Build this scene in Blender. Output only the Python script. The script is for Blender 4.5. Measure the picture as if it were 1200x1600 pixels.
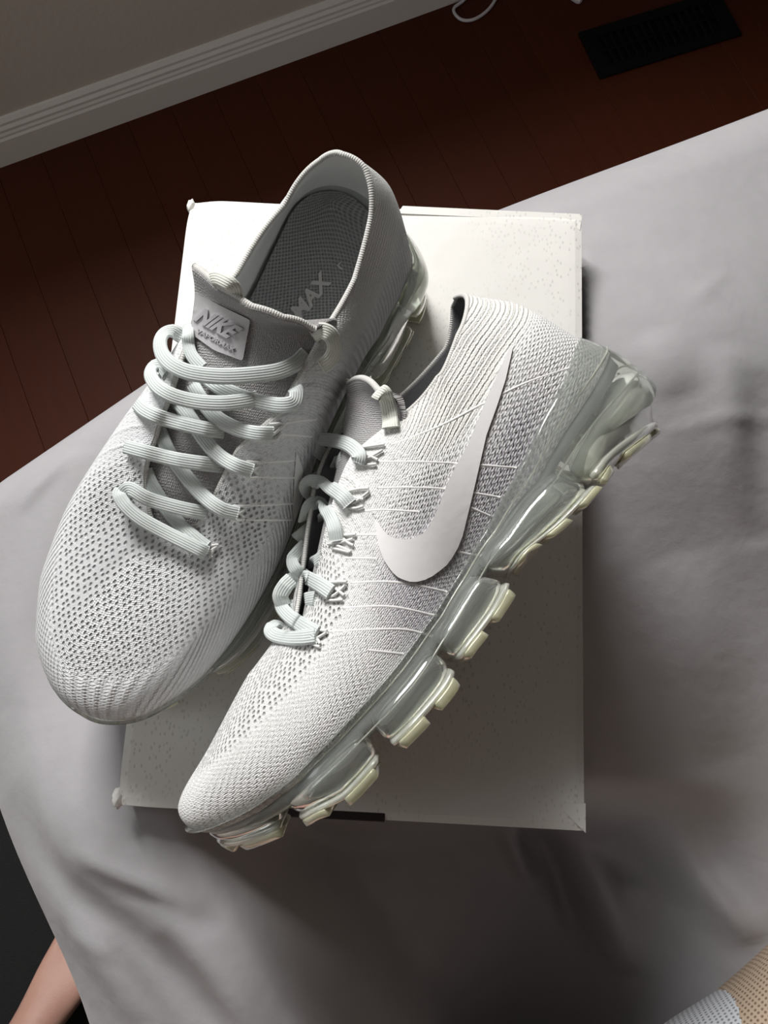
import bpy, bmesh, math, random
import numpy as np
from mathutils import Vector, Matrix
from mathutils.bvhtree import BVHTree

for o in list(bpy.data.objects): bpy.data.objects.remove(o)
S = bpy.context.scene
C = S.collection

# ---------------------------------------------------------------- camera
ZL = 0.7824                      # height of the shoe box lid above the floor
F_PX = 1202.0                    # focal length for a 1200 x 1600 picture
CR = np.array([[9.98685413e-01, 5.12585058e-02, 1.09501483e-04],
               [-5.00344617e-02, 9.74368449e-01, 2.19323227e-01],
               [1.11354861e-02, -2.19040386e-01, 9.75652249e-01]])
CP = np.array([0.13408571, 0.0673681, 0.4176195 + ZL])
cam_d = bpy.data.cameras.new('camera'); cam = bpy.data.objects.new('camera', cam_d); C.objects.link(cam)
cam_d.sensor_fit = 'VERTICAL'; cam_d.sensor_height = 24.0; cam_d.sensor_width = 18.0
cam_d.lens = 24.0 * F_PX / 1600.0
cam_d.clip_start = 0.02
cam.matrix_world = Matrix.Translation(CP.tolist()) @ Matrix(CR.T.tolist()).to_4x4()
S.camera = cam

# ---------------------------------------------------------------- light
def normalize_(v): return v / np.linalg.norm(v)
S.view_settings.view_transform = 'Standard'; S.view_settings.look = 'None'
S.view_settings.gamma = 1.0; S.view_settings.use_curve_mapping = False
S.view_settings.exposure = 0.0
world = bpy.data.worlds.new('sky'); S.world = world; world.use_nodes = True
bg = world.node_tree.nodes['Background']; bg.inputs[0].default_value = (0.80, 0.90, 1.0, 1); bg.inputs[1].default_value = 0.35
# bright sky seen through the window in the wall at the back
BOXC = np.array([0.12, 0.17, ZL])
LDIR = np.array([-0.42, 0.9075, 0.0]); LEL = math.radians(38)
ldv = LDIR * math.cos(LEL) + np.array([0, 0, math.sin(LEL)])
lpos = BOXC + ldv * 1.75
ld = bpy.data.lights.new('window_daylight', 'AREA'); ld.shape = 'RECTANGLE'; ld.size = 0.62; ld.size_y = 0.55
ld.energy = 42; ld.color = (1.0, 0.985, 0.965)
lo = bpy.data.objects.new('window_daylight', ld); C.objects.link(lo)
lo.location = lpos.tolist(); lo.rotation_euler = Vector((-ldv).tolist()).to_track_quat('-Z', 'Y').to_euler()

# added fill light on the left that lifts the shadows, behind an invented opening
l2pos = np.array([-2.02, -0.10, 2.02]); l2dir = normalize_(np.array([.12, .15, ZL]) - l2pos)
l2 = bpy.data.lights.new('side_fill_light', 'AREA'); l2.shape = 'RECTANGLE'; l2.size = 0.9; l2.size_y = 0.9
l2.energy = 8.5; l2.color = (0.93, 0.97, 1.0)
l2o = bpy.data.objects.new('side_fill_light', l2); C.objects.link(l2o)
l2o.location = l2pos.tolist(); l2o.rotation_euler = Vector(l2dir.tolist()).to_track_quat('-Z', 'Y').to_euler()

# ---------------------------------------------------------------- helpers
def ray_dir(px, py):
    return CR.T @ np.array([(px - 600) / F_PX, -(py - 800) / F_PX, -1.0])
def on_z(px, py, z):             # photo pixel -> point on a level plane
    d = ray_dir(px, py); return CP + d * ((z - CP[2]) / d[2])
def project(P):
    q = (np.asarray(P) - CP) @ CR.T
    return np.stack([600 + F_PX * q[..., 0] / -q[..., 2], 800 - F_PX * q[..., 1] / -q[..., 2]], -1)

def link(name, me, mat=None, parent=None):
    o = bpy.data.objects.new(name, me); C.objects.link(o)
    if mat is not None and len(me.materials) == 0: me.materials.append(mat)
    if parent is not None:
        o.parent = parent; o.matrix_parent_inverse = parent.matrix_basis.inverted()
    return o
def empty(name, loc):
    o = bpy.data.objects.new(name, None); o.empty_display_size = 0.03; C.objects.link(o)
    o.location = [float(v) for v in loc]; return o
def tag(o, label=None, cat=None, group=None, kind=None):
    if label: o['label'] = label
    if cat: o['category'] = cat
    if group: o['group'] = group
    if kind: o['kind'] = kind
    return o
def mesh_np(name, V, Fq, smooth=True, uv=None, uv2=None, attrs=None):
    me = bpy.data.meshes.new(name)
    me.from_pydata(np.asarray(V, float).tolist(), [], [list(map(int, f)) for f in Fq])
    if smooth: me.polygons.foreach_set('use_smooth', [True] * len(me.polygons))
    if uv is not None or uv2 is not None:
        li = np.empty(len(me.loops), int); me.loops.foreach_get('vertex_index', li)
        for nm, data in (('UVMap', uv), ('plan', uv2)):
            if data is None: continue
            l = me.uv_layers.new(name=nm); l.data.foreach_set('uv', np.asarray(data)[li].ravel())
    if attrs:
        for k, a in attrs.items():
            at = me.attributes.new(k, 'FLOAT', 'POINT'); at.data.foreach_set('value', np.asarray(a, float).ravel())
    me.update(); return me
def grid_faces(n, m, cu=False, cv=False, flip=False):
    i, j = np.meshgrid(np.arange(n if cu else n - 1), np.arange(m if cv else m - 1), indexing='ij')
    i2, j2 = (i + 1) % n, (j + 1) % m
    f = np.stack([i * m + j, i2 * m + j, i2 * m + j2, i * m + j2], -1).reshape(-1, 4)
    return f[:, ::-1] if flip else f
def spline(P, n, closed=False):  # Catmull-Rom through the points, n samples
    P = np.asarray(P, float); k = len(P)
    t = np.linspace(0, k if closed else k - 1, n, endpoint=not closed)
    i = np.floor(t).astype(int)
    if not closed: i = np.minimum(i, k - 2)
    f = (t - i)[:, None]
    g = (lambda j: P[j % k]) if closed else (lambda j: P[np.clip(j, 0, k - 1)])
    a, b, c, d = g(i - 1), g(i), g(i + 1), g(i + 2)
    if not closed:
        a = np.where((i == 0)[:, None], 2 * b - c, a); d = np.where((i == k - 2)[:, None], 2 * c - b, d)
    return 0.5 * (2 * b + (c - a) * f + (2 * a - 5 * b + 4 * c - d) * f ** 2 + (3 * b - a - 3 * c + d) * f ** 3)
def normalize(v): return v / (np.linalg.norm(v, axis=-1, keepdims=True) + 1e-12)
def arclen(P):
    return np.concatenate([[0], np.cumsum(np.linalg.norm(np.diff(P, axis=0), axis=1))])
def sweep(P, nrm, w, h, nsec=12, power=2.6, caps=True):   # flat cord: path, face normal, width, thickness
    P = np.asarray(P, float); n = len(P)
    T = normalize(np.gradient(P, axis=0)); N = normalize(nrm - (nrm * T).sum(1)[:, None] * T); B = np.cross(T, N)
    a = np.linspace(0, 2 * np.pi, nsec, endpoint=False)
    cx = np.sign(np.cos(a)) * np.abs(np.cos(a)) ** (2 / power); cy = np.sign(np.sin(a)) * np.abs(np.sin(a)) ** (2 / power)
    w = np.broadcast_to(np.asarray(w, float), (n,)); h = np.broadcast_to(np.asarray(h, float), (n,))
    V = P[:, None] + B[:, None] * (cx[None, :, None] * w[:, None, None] / 2) + N[:, None] * (cy[None, :, None] * h[:, None, None] / 2)
    Fs = grid_faces(n, nsec, cv=True).tolist()
    L = arclen(P)
    uv = np.stack([np.broadcast_to(cx[None] * w[:, None] / 2, (n, nsec)), np.broadcast_to(L[:, None], (n, nsec))], -1).reshape(-1, 2)
    if caps: Fs += [list(range(nsec))[::-1], [(n - 1) * nsec + k for k in range(nsec)]]
    return V.reshape(-1, 3), Fs, uv
class MB:                         # gathers pieces of ONE part into one mesh
    def __init__(s): s.V = []; s.F = []; s.UV = []; s.n = 0
    def add(s, V, Fs, uv=None):
        s.V.append(np.asarray(V, float)); s.F += [[int(k) + s.n for k in f] for f in Fs]; s.n += len(V)
        s.UV.append(np.zeros((len(V), 2)) if uv is None else uv)
    def mesh(s, name, smooth=True): return mesh_np(name, np.concatenate(s.V), s.F, smooth, uv=np.concatenate(s.UV))
def box_mesh(name, lo, hi, bev=0.0, seg=2):
    bm = bmesh.new(); bmesh.ops.create_cube(bm, size=1)
    lo, hi = np.array(lo, float), np.array(hi, float)
    for v in bm.verts: v.co = Vector(((np.array(v.co) + .5) * (hi - lo) + lo).tolist())
    if bev: bmesh.ops.bevel(bm, geom=bm.edges[:], offset=bev, segments=seg, affect='EDGES', profile=.5)
    me = bpy.data.meshes.new(name); bm.to_mesh(me); bm.free(); return me
def auto_smooth(me): me.polygons.foreach_set('use_smooth', [True] * len(me.polygons)); return me

# ---------------------------------------------------------------- materials
class NT:
    def __init__(s, name):
        s.m = bpy.data.materials.new(name); s.m.use_nodes = True; s.t = s.m.node_tree
        s.b = s.t.nodes['Principled BSDF']
    def n(s, typ, **kw):
        nd = s.t.nodes.new('ShaderNode' + typ)
        for k, v in kw.items(): setattr(nd, k, v)
        return nd
    def l(s, a, b): s.t.links.new(a, b)
    def val(s, sock, v):
        if hasattr(v, 'is_linked') or isinstance(v, bpy.types.NodeSocket): s.l(v, sock)
        else: sock.default_value = v
    def math(s, op, a, b=0.0, c=None):
        nd = s.n('Math', operation=op); s.val(nd.inputs[0], a); s.val(nd.inputs[1], b)
        if c is not None: s.val(nd.inputs[2], c)
        return nd.outputs[0]
    def mix(s, f, a, b):
        nd = s.n('Mix', data_type='RGBA'); s.val(nd.inputs[0], f); s.val(nd.inputs[6], a); s.val(nd.inputs[7], b); return nd.outputs[2]
    def attr(s, name): return s.n('Attribute', attribute_name=name).outputs['Fac']
    def uv(s, name): return s.n('UVMap', uv_map=name).outputs[0]
    def sep(s, v):
        nd = s.n('SeparateXYZ'); s.l(v, nd.inputs[0]); return nd.outputs
    def ramp(s, v, a, b):
        nd = s.n('MapRange'); s.val(nd.inputs[0], v); nd.inputs[1].default_value = a; nd.inputs[2].default_value = b; return nd.outputs[0]
    def noise(s, v, scale, detail=3, rough=.5):
        nd = s.n('TexNoise'); nd.inputs['Scale'].default_value = scale; nd.inputs['Detail'].default_value = detail; nd.inputs['Roughness'].default_value = rough
        if v is not None: s.l(v, nd.inputs['Vector'])
        return nd.outputs[0]
    def voro(s, v, scale, rnd=1.0, dim='3D'):
        nd = s.n('TexVoronoi', voronoi_dimensions=dim); nd.inputs['Scale'].default_value = scale; nd.inputs['Randomness'].default_value = rnd
        if v is not None: s.l(v, nd.inputs['Vector'])
        return nd.outputs[0]
    def bump(s, h, dist, strength=1.0, normal=None):
        nd = s.n('Bump'); s.val(nd.inputs['Height'], h); nd.inputs['Distance'].default_value = dist; nd.inputs['Strength'].default_value = strength
        if normal is not None: s.l(normal, nd.inputs['Normal'])
        return nd.outputs[0]
    def done(s, col=None, rough=None, normal=None, **kw):
        if col is not None: s.val(s.b.inputs['Base Color'], col)
        if rough is not None: s.val(s.b.inputs['Roughness'], rough)
        if normal is not None: s.l(normal, s.b.inputs['Normal'])
        for k, v in kw.items(): s.val(s.b.inputs[k.replace('_', ' ')], v)
        return s.m
def rgb(r, g, b): return (r, g, b, 1.0)

def mat_plain(name, col, rough=.6, nscale=0, ndist=.0005, var=.0, **kw):
    k = NT(name); tc = k.n('TexCoord').outputs['Object']; c = rgb(*col); nrm = None
    if nscale:
        h = k.noise(tc, nscale, 4); nrm = k.bump(h, ndist)
        if var: c = k.mix(h, rgb(*[v * (1 - var) for v in col]), rgb(*[min(1, v * (1 + var)) for v in col]))
    return k.done(c, rough, nrm, **kw)

def mat_knit(name, base, dark, tint):
    k = NT(name); uv = k.uv('UVMap'); pl = k.uv('plan'); u, v, _ = k.sep(uv)
    rib, perf, col, ridge, tn, heel = (k.attr(a) for a in ('a_rib', 'a_perf', 'a_collar', 'a_ridge', 'a_tint', 'a_heel'))
    # yarn knots everywhere
    mp = k.n('Mapping'); mp.inputs['Scale'].default_value = (1.0, 1.45, 1); k.l(uv, mp.inputs[0])
    kn = k.math('SUBTRACT', 1.0, k.ramp(k.voro(mp.outputs[0], 740, .4, '2D'), 0.0, .62))
    # ribs running up from the sole round the toe and over the heel
    wob = k.math('MULTIPLY', k.math('SINE', k.math('MULTIPLY', v, 3300.0)), .00028)
    def ribs(coord, pitch, w=None):
        x = coord if w is None else k.math('ADD', coord, w)
        return k.math('ADD', .5, k.math('MULTIPLY', .5, k.math('SINE', k.math('MULTIPLY', x, 2 * math.pi / pitch))))
    r1 = ribs(k.math('ADD', u, k.math('MULTIPLY', k.attr('a_side'), v)), .0040, wob); r2 = ribs(u, .0040, wob); rc = ribs(v, .0017)
    # perforated vamp
    mp2 = k.n('Mapping'); mp2.inputs['Rotation'].default_value = (0, 0, .6); mp2.inputs['Scale'].default_value = (1, 1.35, 1); k.l(pl, mp2.inputs[0])
    hole = k.math('SUBTRACT', 1.0, k.ramp(k.voro(mp2.outputs[0], 330, .35, '2D'), .12, .34))
    hole = k.math('MULTIPLY', hole, perf)
    # raised courses crossing the middle of the foot
    rd = k.math('POWER', ribs(u, .0135, wob), 9.0)
    h = k.math('MULTIPLY', kn, .55)
    h = k.math('ADD', h, k.math('MULTIPLY', k.math('MULTIPLY', r1, rib), 1.8))
    h = k.math('ADD', h, k.math('MULTIPLY', k.math('MULTIPLY', r2, heel), 1.5))
    h = k.math('ADD', h, k.math('MULTIPLY', k.math('MULTIPLY', rc, col), .45))
    h = k.math('ADD', h, k.math('MULTIPLY', k.math('MULTIPLY', rd, ridge), .8))
    h = k.math('SUBTRACT', h, k.math('MULTIPLY', hole, 2.0))
    gap = k.math('MULTIPLY', k.math('SUBTRACT', 1.0, kn), .55)
    gap = k.math('ADD', gap, k.math('MULTIPLY', k.math('MULTIPLY', k.math('SUBTRACT', 1.0, r1), rib), .35))
    gap = k.math('ADD', gap, k.math('MULTIPLY', k.math('MULTIPLY', k.math('SUBTRACT', 1.0, r2), heel), .35))
    c = k.mix(k.math('MULTIPLY', gap, .5), k.mix(k.math('MULTIPLY', col, .8), rgb(*base), rgb(base[0], base[1] * .99, base[2] * .945)), rgb(*dark))
    c = k.mix(k.math('MULTIPLY', hole, .85), c, rgb(*[d * .45 for d in dark]))
    band = k.math('MULTIPLY', tn, k.math('ADD', .45, k.math('MULTIPLY', .55, k.math('SUBTRACT', 1.0, r2))))
    c = k.mix(k.math('MINIMUM', band, 1.0), c, rgb(*tint))
    dirt = k.math('MULTIPLY', k.attr('a_dirt'), k.ramp(k.noise(pl, 60, 4), .25, .7))
    c = k.mix(k.math('MULTIPLY', dirt, .45), c, rgb(.20, .17, .145))
    return k.done(c, .85, k.bump(h, .00055, 1.0), Sheen_Weight=.15)

def mat_tpu(name, col, trans, rough=.12, alpha_noise=.15):
    k = NT(name); tc = k.n('TexCoord').outputs['Object']; nz = k.noise(tc, 38, 3)
    c = k.mix(k.ramp(nz, .35, .7), rgb(*col), rgb(*[x * (1 - alpha_noise) for x in col]))
    nrm = k.bump(k.noise(tc, 55, 2), .0016, .5)
    return k.done(c, rough, nrm, Transmission_Weight=trans, IOR=1.36, Coat_Weight=.4, Coat_Roughness=.05)

def mat_cord(name, col):
    k = NT(name); uv = k.uv('UVMap'); u, v, _ = k.sep(uv)
    st = k.math('ADD', .5, k.math('MULTIPLY', .5, k.math('SINE', k.math('MULTIPLY', u, 2 * math.pi / .0011))))
    wv = k.math('ADD', .5, k.math('MULTIPLY', .5, k.math('SINE', k.math('ADD', k.math('MULTIPLY', v, 2 * math.pi / .0009), k.math('MULTIPLY', u, 5000)))))
    h = k.math('ADD', st, k.math('MULTIPLY', wv, .25))
    c = k.mix(st, rgb(*[x * .90 for x in col]), rgb(*col))
    return k.done(c, .75, k.bump(h, .00016, .9), Sheen_Weight=.1)

KNIT = mat_knit('platinum_knit', (.84, .85, .86), (.50, .505, .52), (.40, .385, .43))
KNIT2 = mat_knit('pale_knit', (.90, .895, .88), (.60, .60, .59), (.44, .42, .475))
def mat_sock(name, col):
    k = NT(name); uv = k.uv('UVMap'); u, v, _ = k.sep(uv)
    mp = k.n('Mapping'); mp.inputs['Scale'].default_value = (1.6, 1, 1); k.l(uv, mp.inputs[0])
    kn = k.math('SUBTRACT', 1.0, k.ramp(k.voro(mp.outputs[0], 820, .4, '2D'), 0, .62))
    return k.done(k.mix(kn, rgb(*[x * .70 for x in col]), rgb(*col)), .9, k.bump(kn, .0005, .9), Sheen_Weight=.1)
SOCK = mat_sock('grey_tongue_knit', (.50, .485, .485))
LINING = mat_plain('pale_lining', (.82, .83, .82), .8, 900, .0002, .06)
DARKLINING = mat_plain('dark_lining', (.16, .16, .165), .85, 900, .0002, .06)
BINDING = mat_cord('overlocked_edge', (.66, .65, .62))
LACE = mat_cord('pale_lace', (.66, .705, .69))
LOOP = mat_cord('cream_loop', (.74, .75, .68))
THREAD = mat_plain('white_thread', (.78, .78, .76), .6)
SWOOSH = mat_plain('white_film', (.90, .89, .885), .42, 260, .00012, .03)
LABELM = mat_plain('embossed_label', (.53, .515, .53), .48, 300, .0002, .04)
LABELT = mat_plain('embossed_letters', (.47, .455, .475), .42)
PRINT = mat_plain('insole_print', (.62, .61, .60), .6)
TPU = mat_tpu('clear_air_unit', (.86, .90, .86), .86, .07, .10)
TPUH = mat_tpu('milky_air_unit', (.86, .88, .78), .66, .10)
LUG = mat_tpu('yellowed_lug', (.80, .79, .55), .55, .22)
PLATE = mat_tpu('cloudy_plate', (.66, .70, .69), .35, .3)
def mat_insole():
    k = NT('grey_insole_mesh'); pl = k.uv('plan')
    mp = k.n('Mapping'); mp.inputs['Rotation'].default_value = (0, 0, .35); mp.inputs['Scale'].default_value = (1, 1.2, 1); k.l(pl, mp.inputs[0])
    d = k.ramp(k.voro(mp.outputs[0], 520, .05, '2D'), .15, .5)
    return k.done(k.mix(d, rgb(.22, .23, .23), rgb(.40, .415, .41)), .85, k.bump(d, .0004))
INSOLE = mat_insole()

# ---------------------------------------------------------------- the room
WA = np.array([-0.596, 0.944]); WU = np.array([0.896, 0.4443]); WN = np.array([0.4443, -0.896])   # foot of the back wall, along it, into the room
def wall_pt(u, n, z): p = WA + WU * u + WN * n; return (p[0], p[1], z)
def wall_box(u0, u1, n0, n1, z0, z1, name, bev=0.0):
    me = box_mesh(name, (u0, n0, z0), (u1, n1, z1), bev)
    M = np.array([[WU[0], WN[0]], [WU[1], WN[1]]])
    for v in me.vertices:
        p = WA + M @ np.array([v.co.x, v.co.y]); v.co.x, v.co.y = p[0], p[1]
    me.flip_normals()
    return me
WALLM = mat_plain('beige_wall_paint', (.64, .585, .505), .8, 90, .0006, .02)
TRIM = mat_plain('white_trim_paint', (.82, .785, .72), .45, 60, .0003, .02)
def joined(name, meshes, mat):
    bm = bmesh.new()
    for m in meshes: bm.from_mesh(m)
    me = bpy.data.meshes.new(name); bm.to_mesh(me); bm.free(); return link(name, me, mat)
U0, U1, ND, HT = -1.55, 3.4, 4.2, 2.45
W0, W1, WZ0, WZ1 = -0.65, 0.85, 1.05, 2.10
wb = joined('wall_back', [wall_box(U0, W0, -.14, 0, -.02, HT, 'a'), wall_box(W1, U1, -.14, 0, -.02, HT, 'b'),
                          wall_box(W0, W1, -.14, 0, -.02, WZ0, 'c'), wall_box(W0, W1, -.14, 0, WZ1, HT, 'd')], WALLM)
tag(wb, kind='structure')
WALLD = mat_plain('low_bounce_wall', (.08, .075, .07), .85, 90, .0006, .02)  # near-black tone given to unseen walls to cut bounced light
V0, V1, VZ0, VZ1 = -.02, 1.05, 1.15, 2.30  # opening cut in the unseen left wall to let the fill light in
wl = joined('wall_left', [wall_box(U0 - .1, U0, V1, ND, -.02, HT, 'a'), wall_box(U0 - .1, U0, -.14, V0, -.02, HT, 'd'), wall_box(U0 - .1, U0, V0, V1, -.02, VZ0, 'b'), wall_box(U0 - .1, U0, V0, V1, VZ1, HT, 'c')], WALLM)
tag(wl, kind='structure')
fill_win = empty('added_fill_window', wall_pt(U0, (V0 + V1) / 2, VZ0)); tag(fill_win, kind='structure')  # invented window, added out of view to frame the fill light
for a in ((V1, V1 + .06, VZ0 - .06, VZ1 + .06), (V0, V1, VZ0 - .06, VZ0), (V0, V1, VZ1, VZ1 + .06)):
    link('casing', wall_box(U0, U0 + .018, a[0], a[1], a[2], a[3], 'casing', .004), TRIM, fill_win)
for nm, a in (('wall_right', (U1, U1 + .1, -.14, ND)), ('wall_front', (U0, U1, ND, ND + .1))):
    tag(link(nm, wall_box(*a, -.02, HT, nm), WALLD), kind='structure')
tag(link('ceiling', wall_box(U0 - .1, U1 + .1, -.14, ND + .1, HT, HT + .08, 'ceiling'), mat_plain('ceiling_paint', (.28, .28, .27), .9)), kind='structure')  # unseen ceiling kept dark to weaken the bounce
# window: frame, bars and pane as parts
win = empty('window_1', wall_pt((W0 + W1) / 2, 0, WZ0)); tag(win, kind='structure')
for a in ((W0 - .06, W0, WZ0 - .06, WZ1 + .06), (W1, W1 + .06, WZ0 - .06, WZ1 + .06), (W0, W1, WZ0 - .06, WZ0), (W0, W1, WZ1, WZ1 + .06)):
    link('casing', wall_box(a[0], a[1], 0, .018, a[2], a[3], 'casing', .004), TRIM, win)
# baseboard with stepped cap (moulded profile swept along the wall)
prof = np.array([(0, 0), (.016, 0), (.016, .052), (.0135, .056), (.0135, .060), (.0115, .064), (.0115, .069), (.008, .074), (.008, .079), (.004, .085), (0, .086)])
V = []
for u in (U0, U1):
    for n, z in prof: V.append(wall_pt(u, n, z))
k = len(prof)
bb = link('baseboard_back', mesh_np('baseboard_back', V, [[i, i + 1, k + i + 1, k + i] for i in range(k - 1)] + [list(range(k))[::-1], [k + i for i in range(k)]], False), TRIM)
tag(bb, kind='structure')

# floor: dark red boards laid at right angles to the wall
def mat_floor():
    k = NT('dark_cherry_boards'); tc = k.n('TexCoord').outputs['Object']
    info = k.n('ObjectInfo').outputs['Random']
    mp = k.n('Mapping'); mp.inputs['Scale'].default_value = (1, .12, 1); k.l(tc, mp.inputs[0])
    g = k.noise(mp.outputs[0], 70, 5, .6)
    c = k.mix(g, rgb(.050, .0095, .0022), rgb(.080, .0165, .0045))
    c = k.mix(k.math('MULTIPLY', info, .5), c, rgb(.055, .012, .0035))
    return k.done(c, k.math('ADD', .50, k.math('MULTIPLY', g, .15)), k.bump(g, .0003), Specular_IOR_Level=.2)
FLOORM = mat_floor()
fl = link('floor', wall_box(U0 - .1, U1 + .1, -.14, ND + .1, -.05, -.0125, 'floor'), FLOORM); tag(fl, kind='structure')
rng = random.Random(4)
PWd = .082
pm = []
for L in (.9, 1.2):
    m = box_mesh('plank', (0, 0, -.012), (PWd - .0004, L - .0006, 0), .0005, 1)
    m.materials.append(FLOORM); pm.append(m)
ang = math.atan2(WN[1], WN[0]) - math.pi / 2
nu = int((2.1 + .75) / PWd)
for i in range(nu):
    n = -0.45 * rng.random() - .05
    while n < 1.75:
        mm = rng.choice(pm); L = .9 if mm is pm[0] else 1.2
        o = bpy.data.objects.new('plank', mm); C.objects.link(o)
        # local +y runs into the room, local x runs backwards along the wall
        u = -.75 + (i + 1) * PWd
        p = wall_pt(u, max(n, 0.0), 0); o.location = p; o.rotation_euler = (0, 0, ang)
        o.parent = fl
        n = max(n, 0.0) + L
# ---------------------------------------------------------------- floor register, cable, rug
ZB = 0.0
vq = [on_z(*p, .004) for p in ((912, 50), (937, 121), (1147, 53), (1126, -12))]
vc = sum(vq) / 4; vu = normalize((vq[2] - vq[1]) + (vq[3] - vq[0])); vv = np.array([-vu[1], vu[0], 0]); vl, vw = .285, .105
VENTM = mat_plain('black_metal', (.0035, .0035, .0038), .55, 400, .0002, .1, Specular_IOR_Level=.12)
vent = empty('floor_vent', vc * np.array([1, 1, 0])); tag(vent, 'black metal floor register with slots set in the dark wood floor', 'vent')
def vbox(name, a0, a1, b0, b1, z0, z1, bev=.0012):
    me = box_mesh(name, (a0, b0, z0), (a1, b1, z1), bev, 1)
    for v in me.vertices:
        p = vc + vu * v.co.x + vv * v.co.y; v.co.x, v.co.y = p[0], p[1]
    return link(name, me, VENTM, vent)
for a in ((-vl/2, vl/2, -vw/2, -vw/2 + .02), (-vl/2, vl/2, vw/2 - .02, vw/2), (-vl/2, -vl/2 + .03, -vw/2 + .02, vw/2 - .02), (vl/2 - .03, vl/2, -vw/2 + .02, vw/2 - .02)):
    vbox('rim', *a, 0.0, .006)
vbox('backing', -vl/2 + .03, vl/2 - .03, -vw/2 + .02, vw/2 - .02, 0.0003, .0012, 0)
for i in range(14):
    x = -vl/2 + .038 + i * .0152
    vbox('slat', x, x + .006, -vw/2 + .02, vw/2 - .02, .0012, .0055)
vbox('divider', -vl/2 + .03, vl/2 - .03, -.003, .003, .0012, .0058)

CABLE = mat_plain('white_cable', (.62, .58, .60), .4)
cpx = [(790, -60), (782, -20), (770, 6), (755, 22), (738, 31), (722, 31), (711, 22), (710, 12), (725, 0), (748, -22), (790, -50), (840, -40), (880, -18)]
cp = np.array([on_z(*p, .0035) for p in cpx]); cp[9:, 2] += .004
cps = spline(cp, 90)
V, Fs, uv = sweep(cps, np.tile([0, 0, 1.], (90, 1)), .0058, .0058, 10, 2)
cab = empty('charging_cable', cp[4] * np.array([1, 1, 0])); tag(cab, 'thin white cable looped on the floor beside the baseboard', 'cable')
link('cord', mesh_np('cord', V, Fs, uv=uv), CABLE, cab)
pl0, pl1 = on_z(884, -14, .006), on_z(908, 2, .006)
V, Fs, uv = sweep(np.linspace(pl0, pl1, 8), np.tile([0, 0, 1.], (8, 1)), [.007, .014, .015, .015, .015, .015, .014, .009], [.007, .011, .011, .011, .011, .011, .011, .008], 14, 3.5)
link('plug', mesh_np('plug', V, Fs, uv=uv), CABLE, cab)

# ---------------------------------------------------------------- bed
E1 = np.array([.896, .4443]); E2 = np.array([.4443, -.896])        # along the wall side, towards the viewer
SB, TB, RC, RR = -.104, -.300, .075, .055
BH = -.100                                                          # bottom of the box below its lid
def seg_field(P, pts, width, side=0):
    """gaussian ridge along a polyline (world xy); side skews one flank"""
    best = np.full(P.shape[0], 1e9); pos = np.zeros(P.shape[0])
    pts = spline(pts, 24) if len(pts) > 2 else np.linspace(pts[0], pts[-1], 8)
    L = arclen(pts)
    for i, (a, b) in enumerate(zip(pts[:-1], pts[1:])):
        d = b - a; t = np.clip(((P - a) @ d) / (d @ d), 0, 1)
        dd = np.linalg.norm(P - a - t[:, None] * d, axis=1); m_ = dd < best
        best[m_] = dd[m_]; pos[m_] = (L[i] + t[m_] * (L[i + 1] - L[i])) / L[-1]
    return np.exp(-(best / width) ** 2) * (np.sin(np.pi * np.clip(pos, 0.0, 1)) ** .8 if side else 1.0)
def pxs(l, z): return [on_z(x, y, ZL + z)[:2] for x, y in l]
def sstep(x, a, b): t = np.clip((x - a) / (b - a), 0, 1); return t * t * (3 - 2 * t)
FOLDS = [  # pixel polyline, height, width
    ([(-20, 1250), (60, 1350), (150, 1430), (230, 1500), (330, 1610), (360, 1660)], -.0130, .0150, -.05),
    ([(0, 1330), (70, 1410), (140, 1500), (210, 1620)], .0050, .0110, -.05),
    ([(110, 1420), (200, 1480), (270, 1560), (330, 1660)], .0075, .0090, -.05),
    ([(110, 1320), (190, 1358), (260, 1378), (330, 1408)], .0036, .0055, -.04),
    ([(130, 1352), (210, 1382), (280, 1402), (350, 1440)], -.0030, .0055, -.04),
    ([(230, 1300), (300, 1420), (390, 1560), (440, 1660)], .0070, .0130, -.05),
    ([(260, 1440), (330, 1540), (400, 1650)], -.0060, .0090, -.05),
    ([(95, 1462), (130, 1478), (175, 1502)], .0022, .0045, -.05),
    ([(820, 1300), (850, 1380), (900, 1480)], 0.0180, 0.0075, -.1),
    ([(855, 1300), (905, 1450)], -0.0144, 0.0060, -.1),
    ([(930, 1310), (1000, 1450), (1060, 1620)], 0.0288, 0.0135, -.1),
    ([(900, 1330), (960, 1460), (1010, 1620)], -0.0252, 0.0105, -.1),
    ([(1060, 1290), (1130, 1400), (1210, 1500)], 0.0216, 0.0105, -.1),
    ([(1020, 1290), (1080, 1400), (1120, 1480)], -0.0144, 0.0090, -.1),
    ([(1030, 1395), (1070, 1440)], -0.0108, 0.0075, -.1),
    ([(1175, 590), (1170, 700), (1200, 850)], -0.0050, 0.0170, -.03),
    ([(1110, 560), (1140, 700), (1200, 830)], 0.0057, 0.0135, -.03),
    ([(1055, 500), (1090, 470), (1135, 425)], 0.0013, 0.0037, -.03),
    ([(1020, 690), (1130, 665), (1220, 660)], 0.0014, 0.0037, -.03),
    ([(1000, 540), (1040, 640)], 0.0040, 0.0165, -.03),
    ([(930, 900), (1010, 1060), (1060, 1260)], -0.0049, 0.0225, -.03),
    ([(1080, 860), (1150, 1060), (1200, 1200)], 0.0065, 0.0225, -.03),
    ([(120, 690), (60, 900), (20, 1100)], 0.0072, 0.0225, -.08),
    ([(20, 800), (70, 740), (110, 700)], 0.0027, 0.0045, -.08),
]
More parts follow.
